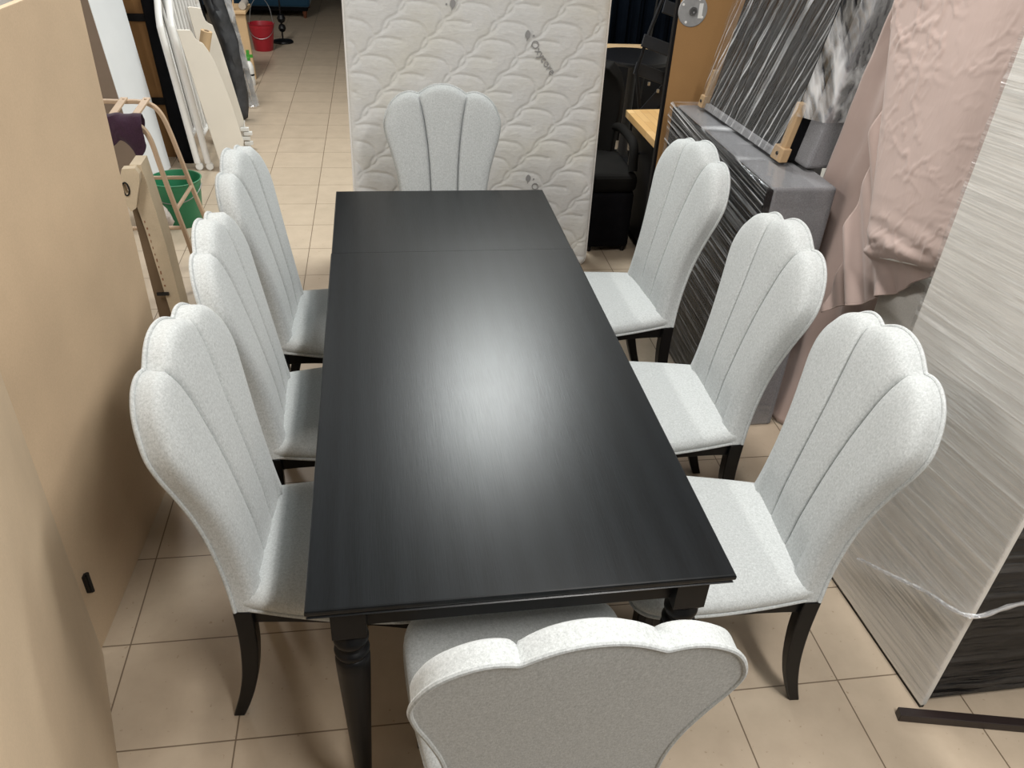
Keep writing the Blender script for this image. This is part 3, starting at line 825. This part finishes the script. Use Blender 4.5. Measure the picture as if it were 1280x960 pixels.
obj('corner_fitting', br, M['white_plastic'], cbt, world=True, smooth=False, bevel=.002)
rp = thing('paper_roll', 'short roll of brown paper tucked between the two cream boards', 'roll', (-.90,4.80,.74))
a0, a1 = Vector((-.885,4.80,.835)), Vector((-.935,4.80,.665))
obj('roll', MB().tube([a0,a1], .036, 20), M['paper'], rp, world=True)
obj('core', MB().tube([a0+Vector((.0005,0,.0025)), a0-(a0-a1)*.02], .016, 16), M['chip_dark'], rp, world=True)

bg = MB(); G = []
for j in range(30):
    z = .02+1.03*j/29; row = []
    xl = np.interp(z,[0,.2,.6,.9,1.1],[-.93,-.93,-.95,-1.03,-1.06]); xr = np.interp(z,[0,.1,.2,.56,.9,1.1],[-.86,-.845,-.840,-.855,-.93,-.96])
    for i in range(13):
        s_ = i/12; row.append((xl+(xr-xl)*s_+.0, 5.74-.05*math.sin(PI*s_)-.02*fbm((s_*3,z*7,2)), z))
    G.append(row)
bg.grid(G)
bgo = tag(obj('garment_bag', bg, M['bag']), 'dark grey plastic bag hanging crumpled behind the cream boards', 'bag')
m_ = bgo.modifiers.new('thickness','SOLIDIFY'); m_.thickness = .03; m_.offset = -1

ws = thing('film_bundle', 'bundle of grey slats wrapped in cloudy film leaning beyond the cream boards', 'slats', (-.87,6.1,0))
for k in range(3):
    o_ = .046*k
    obj('slat', MB().prism([(-.928+o_,6.1+.012*k,0),(-.892+o_,6.1+.012*k,0),(-1.08+o_,6.1+.012*k,1.3),(-1.116+o_,6.1+.012*k,1.3)], (0,.04,0)), simple('pale_grey_slat',(.30,.29,.28),.6), ws, world=True, smooth=False, bevel=.003)
G = []
for j in range(50):
    z = .01+1.29*j/49
    G.append([(-.936-.144*z+.155*i/10+.004*fbm((i*.5,z*9,0)), 6.085-.012*abs(fbm((i*.6,z*8,3))), z) for i in range(11)])
fo_ = obj('film', MB().grid(G), M['film_strip'], ws, world=True); fo_['label'] = 'cloudy clear stretch film'
G = [[(-.90+.10*i/8, 6.06-.03*j/6+.01*fbm((i,j,2)), .012+.02*abs(fbm((i*.7,j*.9,5)))) for i in range(9)] for j in range(7)]
fo_ = obj('film_tail', MB().grid(G), M['film_strip'], ws, world=True)

sh = thing('wooden_stand', 'raw wooden stand next to the red bucket with a paper roll on top', 'stand', (-.98,7.0,0))
obj('upright', MB().prism([(-.975,7.0,0),(-.905,7.0,0),(-.935,7.0,.56),(-1.03,7.0,.56)], (0,.05,0)), M['pine'], sh, world=True, smooth=False, bevel=.003)
obj('upright', MB().box((-1.22,7.3,0),(-1.15,7.35,.56)), M['pine'], sh, world=True, smooth=False, bevel=.003)
obj('top_board', MB().box((-1.25,6.98,.56),(-.925,7.37,.585)), M['pine'], sh, world=True, smooth=False, bevel=.003)
obj('side_board', MB().box((-1.20,7.06,.30),(-.96,7.08,.56)), M['pine'], sh, world=True, smooth=False, bevel=.002)
rr_ = thing('tape_roll', 'pale grey roll lying on the raw wooden stand', 'roll', (-1.0,7.12,.586))
mb = MB().lathe([(.012,-.10),(.032,-.10),(.032,.10),(.012,.10)], (-.955,7.14,.619), 22, Matrix.Rotation(PI/2,4,'X'))
obj('roll', mb, simple('pale_grey_film_roll',(.42,.38,.33),.6), rr_, world=True)
rn = thing('ring', 'pale wooden ring leaning on the raw wooden stand', 'ring', (-1.09,7.02,.586))
obj('hoop', MB().tube([(-1.09+.065*math.cos(2*PI*k/24),7.02,.658+.065*math.sin(2*PI*k/24)) for k in range(24)], .007, 8, closed=True), M['pine'], rn, world=True)

bt = thing('spray_bottle', 'white bottle with a green cap standing before the red bucket', 'bottle', (-.935,6.82,0))
obj('bottle_body', MB().lathe([(.001,0),(.034,0),(.037,.006),(.037,.14),(.034,.165),(.022,.195),(.014,.205),(.014,.22)], (-.925,6.80,0), 24), M['white_plastic'], bt, world=True)
mb = MB().lathe([(.016,.212),(.016,.236),(.012,.240)], (-.925,6.80,0), 18); mb.box((-.945,6.795,.236),(-.885,6.806,.262)); mb.box((-.938,6.797,.262),(-.912,6.803,.30))
obj('cap', mb, M['green_cap'], bt, world=True, smooth=False)
obj('label_band', MB().lathe([(.0375,.085),(.0375,.10)], (-.925,6.80,0), 24, caps=False), M['black_plastic'], bt, world=True)

h1 = [(.125*math.cos(k), -.125*math.sin(k)*.9-.01, .235-.105*math.sin(k)) for k in np.linspace(0,PI,9)]
h2 = [(.122,.02,.25),(.085,.06,.42),(.0,.09,.50),(-.085,.06,.42),(-.122,.02,.25)]
bucket('bucket', (-.955,8.24,0), .095, .128, .262, M['red_plastic'], 'red plastic bucket with a wire handle on the floor at the far left', [h1,h2])

sd = thing('floor_lamp_stand', 'black stand with a round base and knobs beside the red bucket', 'stand', (-.79,8.62,0))
obj('base', MB().lathe([(.001,0),(.108,0),(.112,.008),(.104,.022),(.05,.032),(.02,.036),(.001,.036)], (-.79,8.62,0), 36), M['black_plastic'], sd, world=True)
obj('pole', MB().tube([(-.79,8.62,.03),(-.79,8.62,1.45)], .009, 12), M['black_plastic'], sd, world=True)
for z, r in ((.15,.042),(.245,.046)):
    obj('knob', MB().lathe([(.01,-r),(r*.7,-r*.75),(r,0),(r*.7,r*.75),(.01,r)], (-.785,8.615,z), 20), M['black_plastic'], sd, world=True)
obj('lamp_shade', MB().lathe([(.16,1.40),(.09,1.62),(.085,1.62),(.155,1.40)], (-.79,8.62,0), 28, caps=False), M['black_plastic'], sd, world=True)

sf = thing('sofa', 'petrol blue upholstered sofa at the far end of the aisle', 'sofa', (-1.5,10.4,0))
obj('sofa_base', MB().prism([(-2.3,10.0,.125),(-.57,10.0,.125),(-.53,10.0,.46),(-2.3,10.0,.46)], (0,.86,0)), M['blue'], sf, world=True, smooth=False, bevel=.03, seg=3)
obj('dark_base_strip', MB().box((-2.28,10.02,.085),(-.60,10.84,.13)), M['black_cloth'], sf, world=True, smooth=False)
obj('armrest', MB().box((-.72,10.02,.44),(-.52,10.86,.66)), M['blue'], sf, world=True, smooth=False, bevel=.04, seg=3)
obj('sofa_back', MB().box((-2.3,10.66,.44),(-.74,10.88,.86)), M['blue'], sf, world=True, smooth=False, bevel=.05, seg=3)
for x in (-1.5,-.79): obj('seat_cushion', MB().box((x-.69 if x < -1 else x-.01,10.0,.45),(x-.02 if x < -1 else x+.06,10.64,.58)), M['blue'], sf, world=True, smooth=False, bevel=.04, seg=3)
for x, y in ((-.635,10.06),(-2.2,10.06),(-.635,10.78),(-2.2,10.78)):
    obj('leg', MB().lathe([(.016,0),(.018,.004),(.032,.09)], (x,y,0), 14), M['sofa_leg'], sf, world=True)

# ------------------------------------------------------------------ right: dark corner behind the mattress
ac = thing('armchair', 'black upholstered armchair with a rounded back behind the mattress edge', 'armchair', (1.52,3.55,0))
G = []
for j in range(24):
    z = .30+.64*j/23; hw = np.interp(z,[.30,.42,.55,.68,.80,.88,.94],[.12,.12,.13,.145,.15,.12,.06]); row = []
    for i in range(17):
        s_ = i/16*2-1; row.append((1.425+hw*s_+.02*(z-.6), 3.50+.10*(z-.3)+.05*(1-s_*s_), z))
    G.append(row)
mb = MB().grid(G)
o_ = obj('backrest', mb, M['dark_leather'], ac, world=True); m_ = o_.modifiers.new('thickness','SOLIDIFY'); m_.thickness = .07; m_.offset = 0
m_ = o_.modifiers.new('round','BEVEL'); m_.width = .025; m_.segments = 3; m_.limit_method = 'ANGLE'
obj('seat', MB().box((1.325,3.10,.36),(1.59,3.56,.47)), M['dark_leather'], ac, world=True, smooth=False, bevel=.04, seg=4)
obj('armrest', MB().tube(smooth_path([(1.54,3.55,.60),(1.56,3.45,.62),(1.565,3.30,.62),(1.56,3.18,.60),(1.555,3.13,.48)],5), .026, 12), M['dark_leather'], ac, world=True)
obj('base', MB().prism([(1.335,3.12,.03),(1.585,3.12,.03),(1.585,3.12,.36),(1.335,3.12,.36)], (0,.42,0)), M['black_cloth'], ac, world=True, smooth=False, bevel=.02)
for x, y in ((1.36,3.15),(1.56,3.15),(1.36,3.50),(1.56,3.50)):
    obj('leg', MB().lathe([(.012,0),(.016,.07)], (x,y,0), 10), M['black_plastic'], ac, world=True)

bn = thing('wooden_counter', 'added dark body under a butcher-block wooden top beside the brown board', 'counter', (1.85,3.3,0))
m_b, nt, bsd = new_mat('butcher_block')
br_ = N(nt,'ShaderNodeTexBrick'); br_.inputs['Scale'].default_value = 1; br_.inputs['Brick Width'].default_value = .34; br_.inputs['Row Height'].default_value = .042; br_.inputs['Mortar Size'].default_value = .0008
br_.inputs['Color1'].default_value = (.60,.40,.19,1); br_.inputs['Color2'].default_value = (.44,.26,.10,1); br_.inputs['Mortar'].default_value = (.2,.11,.05,1)
nt.links.new(coords(nt, rot=(0,0,PI/2)), br_.inputs['Vector']); nt.links.new(br_.outputs['Color'], bsd.inputs['Base Color']); bsd.inputs['Roughness'].default_value = .45
obj('counter_top', MB().prism([(1.598,2.76,.66),(2.05,2.76,.66),(2.05,3.58,.66),(1.602,3.54,.66)], (0,0,.04)), m_b, bn, world=True, smooth=False, bevel=.003)
obj('added_dark_body', MB().box((1.64,2.80,.06),(2.03,3.50,.66)), M['black_frame'], bn, world=True, smooth=False, bevel=.004)  # dark body added to blacken the space under the top
obj('added_dark_base', MB().box((1.67,2.83,0),(2.0,3.47,.06)), M['black_cloth'], bn, world=True, smooth=False)
for y in (2.99,3.31): obj('knob', MB().lathe([(.006,0),(.012,-.018),(.012,-.022),(.001,-.024)], (1.64,y,.52), 14, Matrix.Rotation(PI/2,4,'Y')), M['dark_metal'], bn, world=True)

rt = thing('round_table', 'small black round table behind the mattress', 'table', (1.98,4.72,0))
obj('tabletop', MB().lathe([(.001,.718),(.25,.718),(.268,.722),(.272,.735),(.268,.748),(.25,.752),(.001,.752)], (1.98,4.72,0), 48), M['black_plastic'], rt, world=True)
obj('column', MB().lathe([(.05,.03),(.035,.10),(.03,.66),(.06,.718)], (1.98,4.72,0), 20), M['black_plastic'], rt, world=True)
obj('base', MB().lathe([(.001,0),(.2,0),(.205,.01),(.19,.025),(.05,.035),(.001,.035)], (1.98,4.72,0), 36), M['black_plastic'], rt, world=True)
st_ = thing('shelf_unit', 'low dark shelf unit with a pale wooden rear rail behind the black round table', 'shelf', (2.15,5.35,0))
obj('carcass', MB().box((1.80,5.20,.0),(2.55,5.55,.665)), M['black_frame'], st_, world=True, smooth=False, bevel=.003)
obj('top_rail', MB().box((1.80,5.30,.666),(2.40,5.40,.69)), M['pine'], st_, world=True, smooth=False, bevel=.003)
mr_ = thing('floor_rod', 'thin black upright rod behind the black round table', 'rod', (2.16,5.06,0))
obj('rod', MB().tube([(2.16,5.06,0),(2.24,5.08,1.7)], .007, 10), M['dark_metal'], mr_, world=True)

rk = thing('slatted_rack', 'black slatted folding rack leaning beside the brown board', 'rack', (1.80,3.75,.70))
slm = simple('charcoal_slat_paint',(.012,.013,.016),.5,spec=.25)
obj('rail', MB().tube([(1.70,3.60,.702),(1.66,3.62,.90),(1.72,3.66,1.10),(1.80,3.70,1.32)], .011, 10), M['black_frame'], rk, world=True)
obj('rail', MB().tube([(1.88,3.60,.702),(1.84,3.62,.80),(1.86,3.66,1.05),(1.98,3.70,1.45)], .011, 10), M['black_frame'], rk, world=True)
for (x, z), tl in (((1.865,1.21),.28),((1.77,1.03),.30),((1.745,.88),.30),((1.80,.72),-.9)):
    mm = Matrix.Translation((x,3.64,z)) @ Matrix.Rotation(tl,4,'Y') @ Matrix.Rotation(math.radians(-18),4,'X')
    obj('slat', MB().box((-.095,-.006,-.034),(.095,.006,.034), mm), slm, rk, world=True, smooth=False, bevel=.003)
for x, z in ((1.74,.83),(1.80,.79)):
    obj('bracket', MB().box((x-.007,3.60,z-.010),(x+.007,3.612,z+.010)), M['metal'], rk, world=True, smooth=False, bevel=.002)

bb = thing('tabletop_board', 'brown tabletop standing on edge with a round metal plate screwed to it', 'board', (1.75,2.6,0))
obj('panel', MB().box((1.492,2.60,0),(2.25,2.625,1.9)), M['brown_board'], bb, world=True, smooth=False)
obj('edge_band', MB().box((1.478,2.598,0),(1.492,2.627,1.9)), M['dark_edge'], bb, world=True, smooth=False, bevel=.002)
RX = Matrix.Rotation(PI/2,4,'X')
pl = obj('mounting_plate', MB().lathe([(.001,0),(.0655,0),(.0655,.003),(.063,.0045),(.001,.0045)], (1.552,2.60,1.381), 40, RX), M['plate'], bb, world=True, smooth=False)
obj('threaded_boss', MB().lathe([(.001,.004),(.017,.004),(.017,.014),(.008,.014),(.008,.007),(.001,.007)], (1.552,2.60,1.381), 24, RX), M['metal'], pl, world=True)
for k in range(4):
    t_ = PI/4+k*PI/2+.3; obj('screw', MB().lathe([(.006,.004),(.005,.0065),(.001,.0065)], (1.552+.052*math.cos(t_),2.60,1.381+.052*math.sin(t_)), 12, RX), M['white_paint'], pl, world=True)
sk = obj('sticker', MB().box((1.578,2.5945,1.352),(1.596,2.5955,1.412), None), M['sticker'], pl, world=True, smooth=False)

# ------------------------------------------------------------------ right: film-wrapped grey sofa sections
lw_ = thing('wrapped_sofa_section', 'film-wrapped grey sofa section standing on the floor, lower of the two', 'sofa section', (1.59,1.95,0))
obj('upholstery', MB().prism([(1.50,1.43,0),(1.735,1.43,0),(1.735,1.63,0),(1.815,1.69,0),(1.815,2.46,0),(1.50,2.46,0)],(0,0,1.02)), M['grey_fabric'], lw_, world=True, smooth=False, bevel=.012, seg=3)
obj('dust_cover', MB().box((1.478,1.432,.004),(1.503,2.458,1.012)), M['black_cloth'], lw_, world=True, smooth=False, bevel=.004)
def film_sheet(fn, nu, nv): return MB().grid([[fn(i/(nu-1), j/(nv-1)) for j in range(nv)] for i in range(nu)])
def wr(a, b, c, amp, st=(6,30)):  # stretched ripple
    return amp*(fbm((a*st[0], b*st[1], c)) )
# outer sheet: runs up the dark face, over the top edge
def low_film(u, v):
    y = 1.42+1.05*u
    s_ = v*1.20
    if s_ < 1.025: x, z = 1.470, s_
    else: x, z = 1.470+(s_-1.025), 1.027
    d = wr(y*.6, z, 2, .007, (3,26))
    return (x-abs(d) if s_ < 1.02 else x, y, z + (abs(d) if s_ >= 1.02 else 0))
f_ = obj('film', film_sheet(low_film, 90, 110), M['film_low'], lw_, world=True, fix=False, angle=180); f_['label'] = 'clear stretch film over the dark underside'
def near_film(u, v):
    x = 1.470+.24*u; z = .005+1.022*v
    return (x, 1.424-abs(wr(x*2, z, 5, .005, (3,10))), z)
f_ = obj('film', film_sheet(near_film, 24, 70), film_mat('stretch_film_thin', 1.2, .16, .18, 40), lw_, world=True, fix=False, angle=180)

uw = thing('wrapped_sofa_section', 'film-wrapped grey sofa section leaning on top of the lower one, with raw wood corner blocks', 'sofa section', (1.65,1.95,1.03))
KL = .18
def up(x, y, z): return (x + KL*(z-1.032), y, z)
A0 = (1.583,2.345); A1 = (1.624,1.655)
dd = Vector((A1[0]-A0[0], A1[1]-A0[1])).normalized(); nn = Vector((-dd.y, dd.x))   # nn points to +x
if nn.x < 0: nn = -nn
def upp(s_, d, z):   # s along face from far to near, d depth behind the face
    L_ = math.hypot(A1[0]-A0[0], A1[1]-A0[1])
    return up(A0[0]+dd.x*s_*L_+nn.x*d, A0[1]+dd.y*s_*L_+nn.y*d, z)
def slabp(s0, s1, d0, d1, z0, z1):
    return MB().add([upp(s0,d0,z0),upp(s1,d0,z0),upp(s1,d1,z0),upp(s0,d1,z0),upp(s0,d0,z1),upp(s1,d0,z1),upp(s1,d1,z1),upp(s0,d1,z1)], [(0,3,2,1),(4,5,6,7),(0,1,5,4),(1,2,6,5),(2,3,7,6),(3,0,4,7)])
up_o = obj('upholstery', slabp(-.02,1.12,.05,.165,1.032,1.93), M['grey_fabric'], uw, world=True, smooth=False, bevel=.015, seg=3)
obj('dust_cover', slabp(-.01,1.0,.012,.055,1.036,1.92), M['black_cloth'], uw, world=True, smooth=False, bevel=.006)
obj('bottom_board', slabp(0,1.0,-.006,.02,1.0335,1.058), M['grey_fabric'], uw, world=True, smooth=False, bevel=.003)
for s_, w_, z1_ in ((.975,.055,1.24),(-.03,.03,1.19)):
    b_ = slabp(s_-w_*.5, s_+w_*.5, -.012,.012,1.04,z1_)
    b_.add(slabp(s_-w_*1.0, s_+w_*.9, -.020,.012,1.036,1.085).v, slabp(0,1,0,1,0,1).f)
    bo_ = obj('corner_block', b_, M['block_wood'], uw, world=True, smooth=False, bevel=.003)
    obj('bolt', MB().lathe([(.007,0),(.006,.003)], upp(s_,-.021,1.062), 12, Matrix.Rotation(-PI/2,4,'Y')), M['dark_metal'], bo_, world=True)
def up_film(u, v):
    # from left loose edge across the dark face and round onto the grey side
    z = 1.045+.875*v; s_ = -.06+1.06*u; d = -.022-abs(wr(s_+.30*z, z, 7, .008, (13,.8)))
    if u < .08: s_ -= .05*(1-u/.08)*(.4+.6*abs(math.sin(5*z+1))); d += .02*(1-u/.08)
    return upp(s_, d, z)
f_ = obj('film', film_sheet(up_film, 80, 80), M['film_up'], uw, world=True, fix=False, angle=180); f_['label'] = 'clear stretch film with upright creases'
def up_film2(u, v):
    z = 1.20+.72*v; s_ = 1.0+.125*u; d = -.024+.165*u*(1 if u > .0 else 0)
    if u < .5: s_ = 1.0+.125*(u/.5); d = -.02+.062*(u/.5)
    else: s_ = 1.127; d = .042+.10*(u-.5)/.5
    k = abs(wr(u*2, z, 11, .012, (3,6)))
    p = upp(s_+k*.6, d-k*.3, z); return p
f_ = obj('film', film_sheet(up_film2, 30, 60), film_mat('stretch_film_bunched', math.radians(60), .40, .75, 26, .44, .64, xs=22, along=2.5), uw, world=True, fix=False, angle=180)
f_['label'] = 'bunched clear film over the grey side'

# ------------------------------------------------------------------ right: pink sheet over a tilted slab on a pale ottoman
ps = thing('pink_sheet', 'dusty pink sheet draped over a tilted slab beside the white wrapped panel', 'sheet', (1.74,1.1,0))
# side fall reaching the floor
G = []
for j in range(90):
    z = .012+1.80*j/89; row = []
    yl = np.interp(z,[0,.03,.3,.54,1.0,1.37,1.62,1.9],[1.62,1.63,1.59,1.57,1.575,1.515,1.445,1.365])
    for i in range(60):
        s_ = i/59; y = yl+(1.02-yl)*s_
        x = 1.785 - .020*math.sin(s_*10+.8*z) - .010*math.sin(s_*23+1.5*z) - .012*fbm((s_*4,z*2.5,1)) - .03*math.exp(-z/.08)*abs(math.sin(s_*8))
        row.append((x, y, z))
    G.append(row)
sf_ = obj('side_fall', MB().grid(G), M['pink'], ps, world=True, fix=False, angle=180)
m_ = sf_.modifiers.new('thickness','SOLIDIFY'); m_.thickness = .003
# main cover: tilted rectangle pushed forward, cloth wrinkles
al = math.radians(18.5); c0 = Vector((1.049,.943))         # low corner of the slab in (y, z)
ud = Vector((-math.cos(al), math.sin(al))); vd = Vector((math.sin(al), math.cos(al)))
G = []; NR, NCc = 150, 120
for j in range(NR):
    t = j/(NR-1); row = []
    for i in range(NCc):
        s_ = i/(NCc-1)
        # hem and left border of the cloth
        yl = np.interp(t,[0,.1,.3,.6,.8,1],[1.222,1.224,1.232,1.25,1.275,1.33]); yr = .70
        y = yl+(yr-yl)*s_
        hem = np.interp(y,[.70,.792,.9,.993,1.101,1.192,1.222],[1.07,1.000,.902,.823,.744,.682,.655]) + .006*math.sin(y*40)
        z = hem+(1.90-hem)*t
        q = Vector((y,z))-c0; a_ = q.dot(ud); b_ = q.dot(vd)
        # smooth step on to the slab
        e = min(a_, b_); k = 1/(1+math.exp(-max(-40,min(40,e/.009))))
        x = 1.690 - .055*k
        under = 1-k
        x += under*(-.014*math.sin((a_*1.0+b_*.25)*42+1) - .010*math.sin(a_*75+b_*20) )*min(1,max(.2,-min(a_,.0)*12 + (-min(b_,0))*8))
        near = math.exp(-(max(0,b_)/.10)**2)*math.exp(-(max(0,a_)/.5)**2)
        w_ = fbm((y*7+z*2, z*6, 3), 4); w2 = abs(fbm((y*9-z*5, z*9+y*6, 8), 3)); w3 = abs(fbm((y*5+z*9, z*4-y*3, 14), 3))
        mask = max(0, fbm((y*3.3, z*2.7, 31), 2)+.05)*1.6 + near
        x -= k*(.0035*fbm((y*3+z, z*2.2, 3), 2) + .016*max(0,.10-w2)*3.0*(mask+.08) + .013*max(0,.09-w3)*3.0*(mask+.08))
        x -= .010*near*math.sin(b_*90+a_*25)*k*.5
        row.append((x, y, z))
    G.append(row)
mc = obj('main_cover', MB().grid(G), M['pink'], ps, world=True, fix=False, angle=180)
m_ = mc.modifiers.new('thickness','SOLIDIFY'); m_.thickness = .003; m_.offset = 1
hem_path = [G[0][i] for i in range(0,NCc,2)]
obj('hem', MB().tube([(x-.001,y,z+.001) for x,y,z in hem_path], .0035, 6), M['pink'], mc, world=True)
# the slab the sheet hangs over
sl = MB(); pts = [c0, c0+ud*.33, c0+ud*.33+vd*.85, c0+vd*.85]
sl.prism([(1.648,p.x,p.y) for p in pts], (.05,0,0))
sb = obj('covered_slab', sl, M['white_foam'], ps, world=True, smooth=False, bevel=.01)
ot = thing('ottoman', 'pale grey cloth ottoman under the hem of the pink sheet', 'ottoman', (1.95,.87,0))
obj('ottoman_body', MB().box((1.715,.70,.05),(2.25,1.045,.93)), M['ottoman'], ot, world=True, smooth=False, bevel=.05, seg=5)
for x, y in ((1.78,.76),(1.78,.99),(2.18,.76),(2.18,.99)):
    obj('leg', MB().lathe([(.018,0),(.022,.06)], (x,y,0), 12), M['black_plastic'], ot, world=True)

# ------------------------------------------------------------------ right: white wrapped cabinet and dark bar
wc = thing('wrapped_bed_box', 'tall white panel with black back wrapped in stretch film at the right edge', 'bed box', (1.8,.40,0))
obj('white_panel', MB().prism([(1.578,.652,.012),(1.600,.118,.012),(1.600,.118,1.95),(1.578,.652,1.95)], (.018,0,0)), M['white_foam'], wc, world=True, smooth=False, bevel=.004)
obj('added_dark_base', MB().prism([(1.581,.650,0),(1.603,.121,0),(1.603,.121,.012),(1.581,.650,.012)], (.012,0,0)), M['dark_edge'], wc, world=True, smooth=False)  # dark strip drawn in place of the shadow gap along the floor
obj('black_body', MB().prism([(1.5955,.655,.012),(1.617,.135,.012),(2.30,.135,.012),(2.30,.655,.012)], (0,0,1.935)), M['black_cloth'], wc, world=True, smooth=False, bevel=.006)
def w_film(u, v):
    y = .655-.545*u; z = .02+1.9*v; x = 1.578+.022*u
    d = wr(y*2, z-.06*y, 21, .007, (1.5,22)) + .010*max(0,.2-abs(z-.42-.25*(y-.38)))*max(0,fbm((y*14,z*22,4)))*4
    return (x-.005-abs(d), y, z)
f_ = obj('film', film_sheet(w_film, 80, 190), M['film_white'], wc, world=True, fix=False, angle=180); f_['label'] = 'clear stretch film with slanting creases on the white side'
def k_film(u, v):
    x = 1.598+.68*u; z = .02+1.9*v
    return (x, .122-abs(wr(x*1.2, z, 33, .008, (3,9))), z)
fk = film_mat('stretch_film_on_black', 0, .10, .10, 40)
f_ = obj('film', film_sheet(k_film, 50, 110), fk, wc, world=True, fix=False, angle=180); f_['label'] = 'clear stretch film over the black side'
rope = smooth_path([(1.560,.50,.20),(1.566,.38,.265),(1.576,.25,.335),(1.585,.105,.405),(1.70,.100,.44),(1.95,.100,.47)],6)
obj('film_rope', MB().tube(rope, [.004+.003*abs(math.sin(i*1.3)) for i in range(len(rope))], 7), film_mat('stretch_film_twisted', 0, .5, .6, 30, .3, .5), wc, world=True)
db = tag(obj('wooden_bar', MB().prism([(1.518,.088,.0),(2.05,-.032,.0),(2.05,-.032,.028),(1.518,.088,.028)], (.006,.026,0)), M['bar'], smooth=False, bevel=.002),
 'dark brown wooden bar lying on the floor before the white wrapped panel', 'bar')

# ------------------------------------------------------------------ light
def lamp(name, loc, size, power, color=(1,.97,.93), tgt=None):
    d = bpy.data.lights.new(name, 'AREA'); d.shape = 'RECTANGLE'; d.size, d.size_y = size; d.energy = power; d.color = color
    o = bpy.data.objects.new(name, d); COL.objects.link(o); o.location = loc
    return o
lamp('ceiling_lamp', (.92,3.75,3.0), (.6,.9), 76, (.96,1,.98))
lamp('ceiling_lamp', (1.05,-1.15,3.0), (.16,1.2), 58)
lamp('ceiling_lamp', (.95,.85,3.0), (.16,1.2), 24)
lamp('ceiling_lamp', (-1.35,.7,3.0), (.16,1.2), 42)
lamp('ceiling_lamp', (-1.3,5.6,3.0), (.4,1.0), 50)
w = bpy.data.worlds.new('world'); SC.world = w; w.use_nodes = True
w.node_tree.nodes['Background'].inputs['Color'].default_value = (.95,.97,1,1); w.node_tree.nodes['Background'].inputs['Strength'].default_value = .10
SC.view_settings.view_transform = 'Standard'; SC.view_settings.look = 'None'; SC.view_settings.gamma = 1; SC.view_settings.use_curve_mapping = False
SC.view_settings.exposure = 0.40
SC.render.engine = 'CYCLES'
SC.cycles.use_denoising = True
SC.cycles.max_bounces = 8; SC.cycles.transparent_max_bounces = 12
SC.cycles.sample_clamp_indirect = 6
